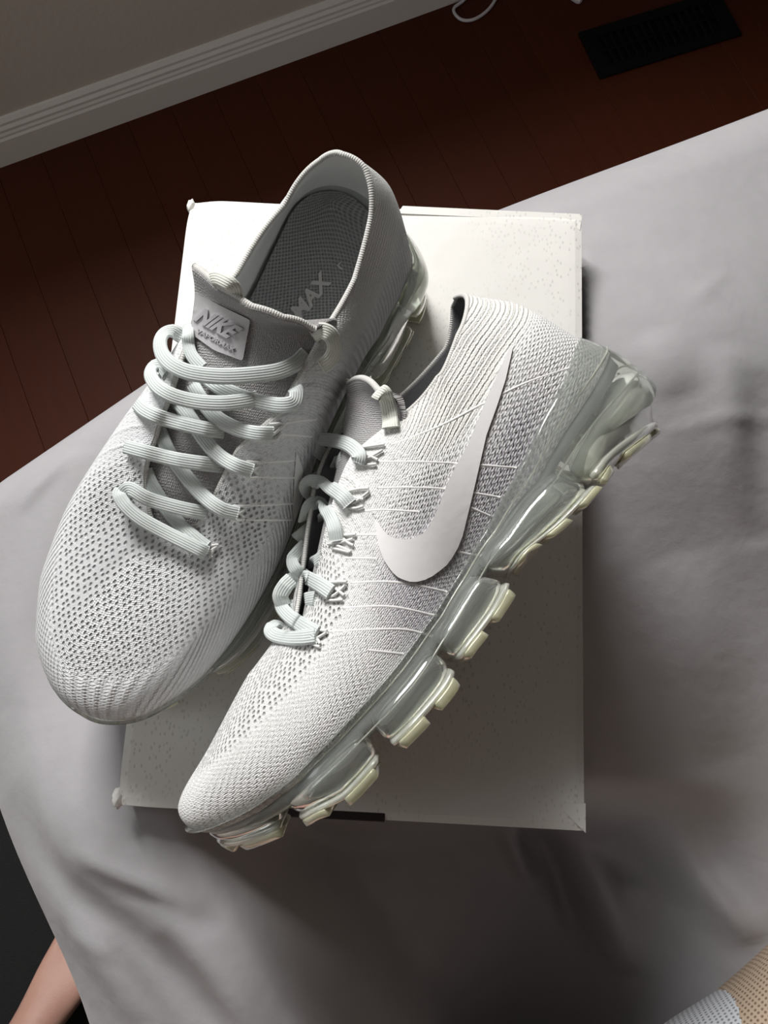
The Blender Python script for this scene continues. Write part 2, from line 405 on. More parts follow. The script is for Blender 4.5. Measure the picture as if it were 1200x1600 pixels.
def bed_h(P):
    x, y = P[:, 0], P[:, 1]
    h = np.full(len(P), -.088)
    # plump quilt in front of the box at the left, falling away to the right
    ridge = seg_field(P, pxs([(230, 1290), (330, 1380), (430, 1500), (540, 1670)], -.04), .092)
    h += .066 * ridge
    # puffed up at the right of the box, sagging towards the place where somebody sits (bottom right)
    h += .080 * np.exp(-(((x - .30) / .17) ** 2 + ((y - .27) / .145) ** 2))
    h -= .075 * (1 - sstep(np.hypot(x - .42, (y + .38) * .9), .06, .46))
    front = sstep(x + .78 * y, .015, .075) * sstep(-y, -.02, .05)
    front *= 1 - sstep(x, .26, .40)
    h -= .13 * front
    for pts, a, w, z in FOLDS: h += a * seg_field(P, pxs(pts, z), w, 1)
    # pressed flat under the box
    dx = np.maximum(np.maximum(.004 - x, x - .2405), 0); dy = np.maximum(np.maximum(.004 - y, y - .348), 0)
    d = np.hypot(dx, dy); k = 1 - sstep(d, .0, .030)
    lim = sstep(d, 0, .007) * sstep(h, -.085, -.07) + sstep(d, 0, .03) * (1 - sstep(h, -.085, -.07))
    return h * lim + np.minimum(BH - .0015, h) * (1 - lim)
ns, nt = 330, 330
def prm(n, first, fine, last):      # coarse far away, fine where the picture looks
    return np.concatenate([np.linspace(first[0], first[1], first[2], endpoint=False), np.linspace(fine[0], fine[1], fine[2], endpoint=False), np.linspace(last[0], last[1], last[2])])
DROP = ZL - .088 - .02
ext = RR * math.pi / 2 + DROP - RR
inner = RC - RR
sp = prm(0, (SB + RC - inner - ext, SB + RC - inner - RR * math.pi / 2, 26), (SB + RC - inner - RR * math.pi / 2, .75, 210), (.75, 1.9, 24))
tp = prm(0, (TB + RC - inner - ext, TB + RC - inner - RR * math.pi / 2, 26), (TB + RC - inner - RR * math.pi / 2, .55, 230), (.55, 1.25, 24))
Sg, Tg = np.meshgrid(sp, tp, indexing='ij'); P = np.stack([Sg, Tg], -1).reshape(-1, 2)
q = np.maximum(P, [SB + RC, TB + RC]); v = P - q; Lv = np.linalg.norm(v, axis=1); dirv = v / (Lv[:, None] + 1e-9)
x = np.clip(Lv - inner, 0, None); th = np.minimum(x / RR, math.pi / 2)
hor = np.minimum(Lv, inner) + RR * np.sin(th); dz = -RR * (1 - np.cos(th)) - np.maximum(x - RR * math.pi / 2, 0)
hang = np.maximum(x - RR * math.pi / 2, 0)
st = q + dirv * hor[:, None]
along = np.where(np.abs(dirv[:, 0]) > np.abs(dirv[:, 1]), P[:, 1], P[:, 0])
st = st + dirv * (np.sin(along * 34) * .03 * np.clip(hang / .5, 0, 1))[:, None]        # the hanging cloth waves
s0, t0_ = st[:, 0].copy(), st[:, 1].copy()
q_ = (.16 - s0) * .28; q_ = np.log1p(np.exp(q_ / .01)) * .01                         # the edge is pulled in towards the corner
st[:, 1] += np.minimum(q_, .09) * np.exp(-np.maximum(t0_ - TB, 0) / .16)
st[:, 0] -= .014 * sstep(-t0_, -.10, .06) * np.exp(-np.maximum(s0 - SB, 0) / .10)
XY = st[:, :1] * E1 + st[:, 1:] * E2
hb = bed_h(XY)
fade = np.clip(1 - x / (RR * 1.6), 0, 1)
Z = ZL + hb * fade + (-.088) * (1 - fade) + dz
V = np.concatenate([XY, np.maximum(Z, .004)[:, None]], 1)
def mat_sheet():
    k = NT('grey_cotton_sheet'); tc = k.n('TexCoord').outputs['Object']
    a = k.noise(tc, 9, 4, .55); b = k.noise(tc, 45, 4, .6); c_ = k.noise(tc, 1600, 2)
    h = k.math('ADD', k.math('MULTIPLY', a, 1.0), k.math('MULTIPLY', b, .16))
    nb = k.bump(h, .0045, .8); nb = k.bump(c_, .00012, .5, nb)
    return k.done(k.mix(b, rgb(.334, .322, .336), rgb(.380, .367, .380)), .8, nb, Sheen_Weight=.2)
bed = empty('bed', (*(E1 * .5 + E2 * .2), 0)); tag(bed, 'bed covered with a wrinkled grey cotton sheet under the shoe box', 'bed')
link('sheet', mesh_np('sheet', V, grid_faces(len(sp), len(tp), flip=False)), mat_sheet(), bed)

# ---------------------------------------------------------------- shoe box
def mat_box():
    k = NT('speckled_white_card'); tc = k.n('TexCoord').outputs['Object']
    mp = k.n('Mapping'); mp.inputs['Scale'].default_value = (1, .55, 1); mp.inputs['Rotation'].default_value = (0, 0, .7); k.l(tc, mp.inputs[0])
    d = k.voro(mp.outputs[0], 430, .8); dots = k.math('SUBTRACT', 1.0, k.ramp(d, .17, .30))
    zone = k.ramp(k.noise(tc, 9, 1.5), .36, .54)
    sc = k.math('MULTIPLY', dots, zone)
    st_ = k.ramp(k.noise(tc, 22, 3), .62, .8)
    c = k.mix(k.math('MULTIPLY', sc, .5), rgb(.80, .785, .75), rgb(.42, .40, .385))
    c = k.mix(k.math('MULTIPLY', st_, .18), c, rgb(.66, .58, .50))
    return k.done(c, .5, k.bump(k.noise(tc, 30, 3), .0012, .6))
BOXM = mat_box()
BOXI = mat_plain('grey_board_core', (.50, .46, .42), .8, 300, .0003, .1)
sb = empty('shoe_box', (.12, .176, ZL + BH)); tag(sb, 'white speckled cardboard shoe box lying on the grey bed', 'box')
BW, BL = .2400, .3520
link('body', box_mesh('body', (.008, .008, ZL + BH), (BW - .008, BL - .008, ZL - .002), .0015), BOXM, sb)
# lid: thin card plate with turned down rim, dented at two corners
nx, ny = 60, 88
gx, gy = np.meshgrid(np.linspace(0, BW, nx), np.linspace(0, BL, ny), indexing='ij')
gz = np.full_like(gx, 0.0)
gz += .0010 * np.sin(gx * 21) * np.sin(gy * 15)
for cx, cy, r, dpt in ((0, BL, .012, .004), (0, 0, .010, .0035)):
    dd = np.hypot(gx - cx, gy - cy); gz -= dpt * np.exp(-(dd / r) ** 2)
edge = np.minimum(np.minimum(gx, BW - gx), np.minimum(gy, BL - gy)); gz -= .0009 * np.exp(-edge / .0022)
V = np.stack([gx, gy, ZL + gz - .0004], -1).reshape(-1, 3)
Fs = grid_faces(nx, ny).tolist()
ring = [i * ny for i in range(nx)] + [(nx - 1) * ny + j for j in range(1, ny)] + [i * ny + ny - 1 for i in range(nx - 2, -1, -1)] + [j for j in range(ny - 2, 0, -1)]
base = len(V); low = V[ring].copy(); low[:, 2] = ZL - .026
V = np.concatenate([V, low]); kk = len(ring)
Fs += [[ring[i], base + i, base + (i + 1) % kk, ring[(i + 1) % kk]] for i in range(kk)]
lidme = mesh_np('lid', V, Fs, False)
link('lid', lidme, BOXM, sb)
for (cx, cy, s) in ((-.0022, -.001, 1.0), (-.001, BL - .006, .9)):      # frayed card at the two dented corners
    bm = bmesh.new(); bmesh.ops.create_icosphere(bm, subdivisions=3, radius=.0042 * s)
    for vv_ in bm.verts:
        n_ = math.sin(vv_.co.x * 1900) * math.cos(vv_.co.y * 1700 + 1) * .0009
        vv_.co = Vector((vv_.co.x * .7, vv_.co.y * 1.25, vv_.co.z * .8)) * (1 + n_ * 180)
        vv_.co += Vector((cx + .001, cy + .004, ZL - .006))
    me = bpy.data.meshes.new('crushed_corner'); bm.to_mesh(me); bm.free(); auto_smooth(me)
    o = link('crushed_corner', me, BOXM, sb)
def flat_tri(name, pts, z, th, mat):
    n = len(pts); V = [(x, y, z) for x, y in pts] + [(x, y, z + th) for x, y in pts]
    return link(name, mesh_np(name, V, [list(range(n))[::-1], list(range(n, 2 * n))] + [[i, (i + 1) % n, n + (i + 1) % n, n + i] for i in range(n)], False), mat, sb)
flat_tri('corner_tuck', [(BW + .0004, -.0008), (BW + .0004, .0135), (BW - .015, .0128)], ZL - .0006, .0007, BOXM)
flat_tri('corner_tuck', [(BW + .0004, BL + .0004), (BW - .011, BL + .0004), (BW - .001, BL - .010)], ZL - .0006, .0007, BOXM)
SLOT = mat_plain('dark_plum_print', (.012, .005, .010), .5)
link('edge_stripe', box_mesh('edge_stripe', (.070, -.0010, ZL - .0032), (.138, .0035, ZL - .0004), .0004, 1), SLOT, sb)
flat_tri('lid_flap', [(.128, BL - .004), (BW - .001, BL - .004), (BW - .001, BL + .0012), (.131, BL + .0012)], ZL - .0012, .0012, BOXM)

# ---------------------------------------------------------------- shoes: template of a runner, toe along +x, outer side +y
ROWS = [  # bite line, top line (collar / throat edge), profile (out1, up1, out2, down2)
    ((.016, .000, .050), (.014, .000, .110), .006, .020, .004, .022),
    ((.028, .027, .046), (.026, .020, .106), .007, .020, .004, .022),
    ((.058, .034, .040), (.055, .029, .096), .007, .020, .004, .020),
    ((.090, .0355, .035), (.088, .031, .090), .007, .020, .005, .018),
    ((.120, .038, .030), (.118, .029, .096), .007, .022, .012, .012),
    ((.150, .043, .027), (.145, .024, .096), .007, .024, .016, .008),
    ((.180, .048, .025), (.168, .020, .089), .007, .024, .020, .006),
    ((.207, .052, .025), (.187, .016, .081), .007, .023, .024, .004),
    ((.235, .050, .027), (.200, .011, .075), .007, .022, .027, .004),
    ((.260, .042, .030), (.206, .007, .0725), .007, .021, .034, .003),
    ((.280, .029, .036), (.2085, .0035, .0715), .007, .021, .046, .003),
    ((.2965, .010, .042), (.209, .001, .071), .007, .021, .056, .002),
    ((.299, -.010, .043), (.209, -.001, .071), .007, .021, .056, .002),
    ((.290, -.028, .039), (.2085, -.0035, .0715), .007, .021, .046, .003),
    ((.270, -.041, .032), (.206, -.007, .0725), .007, .021, .034, .003),
    ((.242, -.047, .028), (.200, -.011, .075), .007, .022, .027, .004),
    ((.212, -.047, .026), (.187, -.016, .081), .007, .023, .024, .004),
    ((.182, -.043, .026), (.168, -.020, .089), .007, .024, .020, .006),
    ((.152, -.036, .029), (.145, -.024, .096), .007, .024, .016, .008),
    ((.120, -.031, .033), (.118, -.029, .096), .007, .022, .012, .012),
    ((.090, -.030, .037), (.088, -.031, .090), .007, .020, .005, .018),
    ((.058, -.030, .042), (.055, -.029, .096), .007, .020, .004, .020),
    ((.028, -.024, .047), (.026, -.020, .106), .007, .020, .004, .022)]
NR = len(ROWS); NSUB = 16; N = NR * NSUB; M = 72
Bc = spline([r[0] for r in ROWS], N, True); Tc = spline([r[1] for r in ROWS], N, True)
prm4 = spline([r[2:] for r in ROWS], N, True)
tg = normalize((np.roll(Bc, -1, 0) - np.roll(Bc, 1, 0)) * [1, 1, 0]); OUT = np.stack([tg[:, 1], -tg[:, 0], 0 * tg[:, 0]], 1)
OUT *= np.sign(((Bc - [.15, 0, 0]) * OUT).sum(1).mean())
UP = np.array([0, 0, 1.0])
def profile(tt, idx=slice(None)):
    """points of the upper for profile positions tt -> (n, len(tt), 3)"""
    B, T, o, p = Bc[idx], Tc[idx], OUT[idx], prm4[idx]
    C1 = B + o * p[:, :1] + UP * p[:, 1:2]; C2 = T + o * p[:, 2:3] - UP * p[:, 3:4]
    t = np.asarray(tt)[None, :, None]
    return ((1 - t) ** 3 * B[:, None] + 3 * t * (1 - t) ** 2 * C1[:, None] + 3 * t * t * (1 - t) * C2[:, None] + t ** 3 * T[:, None])
UPPER = profile(np.linspace(0, 1, M))
def LP(i, t): return profile([t], slice(i * NSUB, i * NSUB + 1))[0, 0]
def LT(i): return np.array(ROWS[i][1]) * 1.0
def LB(i): return np.array(ROWS[i][0]) * 1.0
xB = Bc[:, 0]
def at_x(x, side, frac=False):    # index on the outline for a given x, side +1 outer, -1 inner
    ii = np.arange(0, N // 2) if side > 0 else np.arange(N - 1, N // 2, -1)
    return ii[np.argmin(np.abs(xB[ii] - x))]
def spring(x): return .030 * np.clip((np.asarray(x) - .245) / .060, 0, 1) ** 1.3

def rod(w):
    t = np.linalg.norm(w) + 1e-12; k = w / t; K = np.array([[0, -k[2], k[1]], [k[2], 0, -k[0]], [-k[1], k[0], 0]])
    return np.eye(3) + np.sin(t) * K + (1 - np.cos(t)) * K @ K
class Pose:
    """rigid pose of one shoe on the box, plus a smooth deformation of its soft upper"""
    def __init__(s, sgn, lm, con, R0, t0, smooth):
        s.sg = np.array([1, sgn, 1.0])
        L = np.array([l[0] for l in lm]) * s.sg; px = np.array([l[1] for l in lm], float); w = np.array([l[2] if len(l) > 2 else 1 for l in lm])
        Cn = np.array([c[0] for c in con]) * s.sg; cz = np.array([c[1] + ZL for c in con]); cw = np.array([c[2] for c in con])
        p = np.concatenate([np.zeros(3), t0, [1.0]])
        def res(p):
            Rr = rod(p[:3]) @ R0
            return np.concatenate([((project(p[6] * L @ Rr.T + p[3:6]) - px) * w[:, None]).ravel(), ((p[6] * Cn @ Rr.T + p[3:6])[:, 2] - cz) * cw, [(p[6] - 1) * 300]])
        lam = 1.0
        for it in range(150):
            r = res(p); J = np.stack([(res(p + 1e-5 * e) - r) / 1e-5 for e in np.eye(7)], 1); A = J.T @ J
            d = np.linalg.solve(A + lam * np.diag(np.diag(A) + 1) * .01, -J.T @ r)
            if (res(p + d) ** 2).sum() < (r ** 2).sum(): p = p + d; lam *= .7
            else: lam *= 3
        s.R = rod(p[:3]) @ R0; s.t = p[3:6]; s.s = p[6]
        Wd = s.rigid(L * s.sg); depth = -((Wd - CP) @ CR.T)[:, 2]
        tgt = CP + np.stack([(px[:, 0] - 600) / F_PX, -(px[:, 1] - 800) / F_PX, -np.ones(len(px))], 1) @ CR * depth[:, None]
        D = tgt - Wd
        print('POSE', s.s.round(4), 'rms px', np.sqrt(((project(Wd) - px) ** 2).mean()).round(1), 'contact mm', ((s.rigid(Cn * s.sg)[:, 2] - ZL) * 1000).round(1), 'warp mm', (np.linalg.norm(D, axis=1) * 1000).round(0))
        s.c = Wd; n = len(Wd)
        K = -np.linalg.norm(Wd[:, None] - Wd[None], axis=2) - 0
        A = np.zeros((n + 1, n + 1)); A[:n, :n] = K - smooth * np.eye(n); A[:n, n] = 1; A[n, :n] = 1
        s.w = np.linalg.solve(A, np.concatenate([D, np.zeros((1, 3))]))
    def rigid(s, P): return s.s * (np.asarray(P, float) * s.sg) @ s.R.T + s.t
    def __call__(s, P):
        sh = np.shape(P); Q = s.rigid(np.reshape(P, (-1, 3)))
        out = np.empty_like(Q)
        for k in range(0, len(Q), 20000):
            q = Q[k:k + 20000]
            out[k:k + 20000] = q - np.linalg.norm(q[:, None] - s.c[None], axis=2) @ s.w[:-1] + s.w[-1]
        return out.reshape(sh)
def frame(toe, up, sgn):
    x = normalize(np.array(toe, float)); z = np.array(up, float); z = normalize(z - z @ x * x)
    return np.array([x, np.cross(z, x), z]).T

class Shoe:
    def __init__(s, name, label, sgn, pose, knit, lining):
        s.W = pose; s.sgn = sgn
        base = pose(np.array([.13, 0, 0])); base[2] = ZL
        s.e = empty(name, base); tag(s.e, label, 'shoe', 'pair of white knit running shoes')
        fl = sgn > 0
        # --- upper
        P = UPPER; G = pose(P)
        ub = np.concatenate([[0], np.cumsum(np.linalg.norm(np.diff(Bc, axis=0), axis=1))]); vb = np.concatenate([np.zeros((N, 1)), np.cumsum(np.linalg.norm(np.diff(P, axis=1), axis=2), 1)], 1)
        # closed in u: repeat first column so that the pattern does not jump
        Gc = np.concatenate([G, G[:1]]); Pc = np.concatenate([P, P[:1]]); ubc = np.concatenate([ub, [ub[-1] + ub[1]]]); vbc = np.concatenate([vb, vb[:1]])
        n1 = N + 1; tt = np.linspace(0, 1, M)[None, :] * np.ones((n1, 1)); xb = np.concatenate([xB, xB[:1]])[:, None] * np.ones((1, M))
        side = np.sign(np.concatenate([Bc[:, 1], Bc[:1, 1]]))[:, None] * np.ones((1, M))
        front = sstep(xb, .185, .215); rear = 1 - sstep(xb, .105, .135)
        rib = sstep(xb, .140 if sgn < 0 else .19, .180 if sgn < 0 else .215) * (1 - sstep(tt, .46, .56)) * (1.0 if sgn < 0 else .5)
        perf = front * sstep(tt, .46, .58) * (1 - sstep(tt, .985, 1.0)) + (1 - front) * (1 - rear) * .16 * sstep(tt, .3, .5)
        collar = rear * sstep(tt, .58, .68); heel = (1 - sstep(xb, .135, .165)) * (1 - sstep(tt, .55, .66)) 
        ridge = (1 - front) * sstep(xb, .10, .125) * (1 - sstep(tt, .93, 1)) 
        tint = (1 - sstep(xb, .165, .20)) * (1 - sstep(tt, .30, .62)) * sstep(xb, .02, .06) * .85
        yb = np.concatenate([Bc[:, 1], Bc[:1, 1]])[:, None] * np.ones((1, M)); sd_ = np.clip(yb / .035, -1, 1); sd_ = np.where(sd_ > 0, .30 * sd_, .45 * sd_)
        dirt = sstep(xb, .20, .25) * (1 - sstep(tt, .03, .20)) * (1.0 if sgn < 0 else 1.5)
        uv = np.stack([ubc[:, None] * np.ones((1, M)), vbc], -1).reshape(-1, 2); uv2 = Pc[..., :2].reshape(-1, 2)
        me = mesh_np('upper', Gc.reshape(-1, 3), grid_faces(n1, M, flip=fl), uv=uv, uv2=uv2,
                     attrs=dict(a_rib=rib, a_perf=perf, a_collar=collar, a_heel=heel, a_ridge=ridge, a_tint=tint, a_dirt=dirt, a_side=sd_))
        s.upper = link('upper', me, knit, s.e)
        # --- lining (inner face), joined to the rim
        nr = np.cross(np.roll(P, -1, 0) - np.roll(P, 1, 0), np.gradient(P, axis=1)); nr = normalize(nr)
        nr *= np.sign((nr * OUT[:, None]).sum(-1).mean())
        rimw = np.linspace(0, 1, M)[None, :, None]
        inn = P - nr * .0028
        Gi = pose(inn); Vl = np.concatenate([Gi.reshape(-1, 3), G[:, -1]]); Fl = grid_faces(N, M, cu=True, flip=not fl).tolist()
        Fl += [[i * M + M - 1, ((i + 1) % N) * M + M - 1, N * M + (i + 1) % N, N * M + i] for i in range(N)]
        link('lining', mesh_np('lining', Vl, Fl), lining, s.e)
        # --- stitched edge along collar and throat
        TW = pose(Tc); TI = pose(inn[:, -1]); mid = (TW + TI) / 2
        roll = N // 2
        Pm = np.roll(mid, roll, 0); r_ = np.where(np.roll(Tc[:, 0], roll) < .125, .0028, .0026)
        nn = np.tile(pose.R @ UP, (N, 1))
        V, Fs, uvb = sweep(np.concatenate([Pm, Pm[:1]]), np.concatenate([nn, nn[:1]]), np.append(r_, r_[0]), np.append(r_, r_[0]) * .8, 10, 2, caps=False)
        link('collar_binding', mesh_np('collar_binding', V, Fs, uv=uvb[:, ::-1]), BINDING, s.e)
        # --- tongue
        rows = np.array([(.212, .0650, .005, .000), (.196, .0735, .014, .001), (.170, .0840, .020, .003), (.145, .0920, .025, .005),
                         (.120, .1010, .030, .009), (.102, .1110, .034, .011), (.090, .1225, .036, .012)])
        rw = spline(rows, 60); wv = np.linspace(-1, 1, 41)
        Tt = np.stack([np.broadcast_to(rw[:, :1], (60, 41)), rw[:, 2:3] * np.where((wv < 0) & (sgn > 0), .6, 1.0) * wv, rw[:, 1:2] - rw[:, 3:4] * wv ** 2], -1)
        To = pose(Tt); Tn = pose(Tt - np.array([.0015, 0, .0022]))
        V = np.concatenate([To.reshape(-1, 3), Tn.reshape(-1, 3)]); f1 = grid_faces(60, 41, flip=not fl); f2 = grid_faces(60, 41, flip=fl) + 60 * 41
        bd = [i * 41 for i in range(60)] + [59 * 41 + j for j in range(1, 41)] + [i * 41 + 40 for i in range(58, -1, -1)] + [j for j in range(39, 0, -1)]
        f3 = [[bd[i], bd[(i + 1) % len(bd)], bd[(i + 1) % len(bd)] + 2460, bd[i] + 2460] for i in range(len(bd))]
        uvt = np.stack([Tt[..., 1], Tt[..., 0]], -1).reshape(-1, 2)
        s.tongue = link('tongue', mesh_np('tongue', V, f1.tolist() + f2.tolist() + f3, uv=np.concatenate([uvt, uvt])), SOCK, s.e)
        rim = (To[-1] + Tn[-1]) / 2
        V, Fs, uvb = sweep(rim, np.tile(pose.R @ UP, (41, 1)), .0030, .0026, 10, 2)
        link('tongue_binding', mesh_np('tongue_binding', V, Fs, uv=uvb[:, ::-1]), BINDING, s.e)
        # --- insole
        rr = np.linspace(0, .90, 26)[None, :, None]; cx_ = np.clip(Bc[:, 0], .045, .245); hh = N // 2
        zl = np.interp(cx_, Bc[:hh, 0], Bc[:hh, 2]); zm = np.interp(cx_, Bc[:hh:-1, 0], Bc[:hh:-1, 2])
        cen = np.stack([cx_, 0 * cx_, (zl + zm) / 2], 1)
        In = cen[:, None] * (1 - rr) + Bc[:, None] * rr + UP * (.006 + .004 * rr ** 4)
        link('insole', mesh_np('insole', pose(In).reshape(-1, 3), grid_faces(N, 26, cu=True, flip=not fl), uv2=In[..., :2].reshape(-1, 2)), INSOLE, s.e)
        s.insole_grid = In
        # --- sole: clear carrier wrapped round the bite line
        ff = sstep(xB, .10, .16)[:, None] * .003 + sstep(xB, .25, .295)[:, None] * .006; hf = (1 - sstep(xB, .03, .115))[:, None]; back = (1 - sstep(xB, .016, .034))[:, None]
        def sec(o, z): return Bc + OUT * (o - ff) + UP * z
        ks = [Bc + OUT * .0034 + UP * (.0045 + .008 * hf + .004 * back), sec(.0052 + .002 * hf, .001 + .004 * hf), sec(.0072 + .0020 * hf + .004 * back, -.004 - .005 * hf),
              sec(.0064 + .0025 * hf + .006 * back, -.008 - .012 * hf), sec(.001 + .004 * hf, -.0105 - .017 * hf), sec(-.009 + 0 * hf, -.009 - .012 * hf), sec(-.006 + 0 * hf, -.001 + 0 * hf)]
        sc_ = np.stack(ks, 1); cs = np.stack([spline(a, 28, True) for a in sc_])
        link('air_carrier', mesh_np('air_carrier', pose(cs).reshape(-1, 3), grid_faces(N, 28, cu=True, cv=True, flip=not fl)), TPU, s.e)
        for o_, z_, r_ in ((.0050, .0008, .0006), (.0070, -.0070, .0005)):
            lp = pose(Bc + OUT * (o_ - ff + .0012 * hf + .001 * back) + UP * (z_ + (.004 if z_ > 0 else -.003) * hf)); lp = np.concatenate([lp, lp[:1]])
            V, Fs, _u = sweep(lp, np.tile(pose.R @ UP, (N + 1, 1)), r_ * 2, r_ * 2, 8, 2, caps=False)
            link('carrier_ridge', mesh_np('carrier_ridge', V, Fs), TPUH, s.e)
        # --- plate that closes the shoe underneath
        rr = np.linspace(0, .97, 10)[None, :, None]
        def plate(dz): return cen[:, None] * (1 - rr) + Bc[:, None] * rr + UP * dz
        pa, pb_ = plate(.002), plate(-.006); q = pose(np.concatenate([pa, pb_[:, ::-1]], 1))
        link('sole_plate', mesh_np('sole_plate', q.reshape(-1, 3), grid_faces(N, 20, cu=True, flip=not fl)), PLATE, s.e)
        # --- air pods with tread lugs
        for sd in (1, -1):
            for (x0, x1, lugs) in ((.050, .112, 3), (.114, .165, 2), (.167, .218, 2), (.222, .274, 2)):
                s.pod(at_x(x0, sd), at_x(x1, sd), lugs)
        s.pod(at_x(.049, -1), at_x(.049, 1) + N, 5, heel=True)
        s.pod(at_x(.280, 1), at_x(.286, -1), 3)
    def swept(s, i0, i1, o, zt, zb, depth, pw=3.2, taper=5.0, n=36):
        """rounded body following the outline between two indices; o = outer offset"""
        if i1 < i0: i0, i1 = i1, i0
        f = np.linspace(i0, i1, n); k = np.floor(f).astype(int); fr = (f - k)[:, None]
        g = lambda A: A[k % N] * (1 - fr) + A[(k + 1) % N] * fr
        B, O = g(Bc), normalize(g(OUT)); zb_ = zb(B) ; zt_ = zt(B)
        a = np.linspace(-1, 1, n); tp = np.clip(1 - np.abs(a) ** taper, 0.0, 1) ** (1 / taper)
        m = 22; th = np.linspace(0, 2 * np.pi, m, endpoint=False)
        cx = np.sign(np.cos(th)) * np.abs(np.cos(th)) ** (2 / pw); cy = np.sign(np.sin(th)) * np.abs(np.sin(th)) ** (2 / pw)
        o = o - sstep(B[:, :1], .10, .16) * .004 - sstep(B[:, :1], .25, .295) * .007
        c = B * [1, 1, 0] + O * (o - depth / 2) + UP * ((zt_ + zb_) / 2)[:, None]
        V = c[:, None] + O[:, None] * (cx[None, :, None] * (depth / 2 * tp)[:, None, None]) + UP * (cy[None, :, None] * ((zt_ - zb_) / 2 * tp)[:, None, None])
        Fs = grid_faces(n, m, cv=True, flip=s.sgn < 0).tolist()
        e0, e1 = list(range(m)), [(n - 1) * m + j for j in range(m)]
        Fs += [e0[::-1], e1] if s.sgn > 0 else [e0, e1[::-1]]
        return s.W(V.reshape(-1, 3)), Fs
    def pod(s, i0, i1, lugs, heel=False):
        V, Fs = s.swept(i0, i1, .0105, lambda B: B[:, 2] - (.002 if not heel else .010), lambda B: .0050 + spring(B[:, 0]), .030 if not heel else .034, n=60 if heel else 36)
        p = link('air_pod', mesh_np('air_pod', V, Fs), TPUH if heel else TPU, s.e)
        # flange under the bubble
        L = (i1 - i0)
        V, Fs = s.swept(i0 + L * .02, i1 - L * .02, .0120, lambda B: (.0150 if heel else .0085) + spring(B[:, 0]), lambda B: .0035 + spring(B[:, 0]), .030, 3, 8, n=40)
        link('pod_flange', mesh_np('pod_flange', V, Fs), TPUH, p)
        for k in range(lugs):
            a0 = i0 + L * (k + .10) / lugs; a1 = i0 + L * (k + .90) / lugs
            V, Fs = s.swept(a0, a1, .0125, lambda B: .0055 + spring(B[:, 0]), lambda B: .0000 + spring(B[:, 0]), .017, 7, 9, n=10)
            link('tread_lug', mesh_np('tread_lug', V, Fs), LUG, p)
    def bvh(s):
        V, Fs = [], []
        for o in (s.upper, s.tongue):
            off = len(V); inv = Vector(s.e.location)
            V += [v.co.copy() for v in o.data.vertices]; Fs += [[i + off for i in p.vertices] for p in o.data.polygons]
        s.tree = BVHTree.FromPolygons(V, Fs)
    def hit(s, px, py):
        d = Vector(ray_dir(px, py).tolist()).normalized()
        loc, nor, _, _ = s.tree.ray_cast(Vector(CP.tolist()), d, 3.0)
        if loc is None: return None
        if nor.dot(d) > 0: nor = -nor
        return np.array(loc), np.array(nor)
    def surf(s, pts, lift, smooth=0):
        """photo pixels -> points lifted off the shoe; gaps take the depth of their neighbours"""
        pts = np.asarray(pts, float); n = len(pts); lift = np.broadcast_to(np.asarray(lift, float), (n,))
        D = np.full(n, np.nan); Nn = np.zeros((n, 3))
        for i, (x, y) in enumerate(pts):
            h = s.hit(x, y)
            if h is not None: D[i] = -((h[0] - CP) @ CR.T)[2]; Nn[i] = h[1]
        ok = ~np.isnan(D)
        if ok.sum() == 0: D[:] = .33; Nn[:] = CR[2]
        else:
            ii = np.arange(n); D = np.interp(ii, ii[ok], D[ok])
            for c in range(3): Nn[:, c] = np.interp(ii, ii[ok], Nn[ok, c])
        for _ in range(smooth):
            D[1:-1] = np.minimum(D[1:-1], (D[:-2] + 2 * D[1:-1] + D[2:]) / 4 + 0 * D[1:-1])
            Nn[1:-1] = (Nn[:-2] + 2 * Nn[1:-1] + Nn[2:]) / 4
        for _ in range(smooth):
            D[1:-1] = (D[:-2] + 2 * D[1:-1] + D[2:]) / 4
        Nn = normalize(Nn)
        R_ = np.stack([(pts[:, 0] - 600) / F_PX, -(pts[:, 1] - 800) / F_PX, -np.ones(n)], 1) @ CR
        # lifting happens along the line of sight so that the outline keeps its place
        return CP + R_ * (D - lift)[:, None], Nn
    def cord(s, mb, pts, lift, w=.0068, h=.0021, n=46, face=.55, smooth=14, nsec=14, power=2.8, twist=None):
        l = np.interp(np.linspace(0, 1, n), np.linspace(0, 1, np.size(lift)), np.atleast_1d(lift)) if np.size(lift) > 1 else lift
        sp_ = spline(pts, n); P, Nn = s.surf(sp_, l, smooth)
        toc = normalize(CP - P); nr = normalize(Nn * (1 - face) + toc * face)
        V, Fs, uv = sweep(P, nr, w, h, nsec, power); mb.add(V, Fs, uv)
    def patch(s, name, poly, lift, mat, maxpx=5.0, skirt=.0010, parent=None, extra=None):
        from mathutils.geometry import delaunay_2d_cdt
        pl_ = np.array(poly, float); bd = []
        for a, b in zip(pl_, np.roll(pl_, -1, 0)):
            k = max(1, int(np.ceil(np.linalg.norm(b - a) / maxpx)))
            bd += [a + (b - a) * t for t in np.arange(k) / k]
        nb = len(bd); lo, hi = pl_.min(0), pl_.max(0)
        gi = [(x, y) for x in np.arange(lo[0], hi[0], maxpx) for y in np.arange(lo[1], hi[1], maxpx)]
        vv_, ee_, ff_ = delaunay_2d_cdt([Vector(v) for v in bd] + [Vector(v) for v in gi], [(k, (k + 1) % nb) for k in range(nb)], [], 0, 1e-4)[:3]
        def inside(c):
            x0, y0 = pl_[:, 0], pl_[:, 1]; x1, y1 = np.roll(x0, -1), np.roll(y0, -1)
            m_ = (y0 > c[1]) != (y1 > c[1])
            return (m_ & (c[0] < (x1 - x0) * (c[1] - y0) / np.where(y1 == y0, 1e-9, y1 - y0) + x0)).sum() % 2 == 1
        ff_ = [f for f in ff_ if inside(np.mean([tuple(vv_[i]) for i in f], axis=0))]
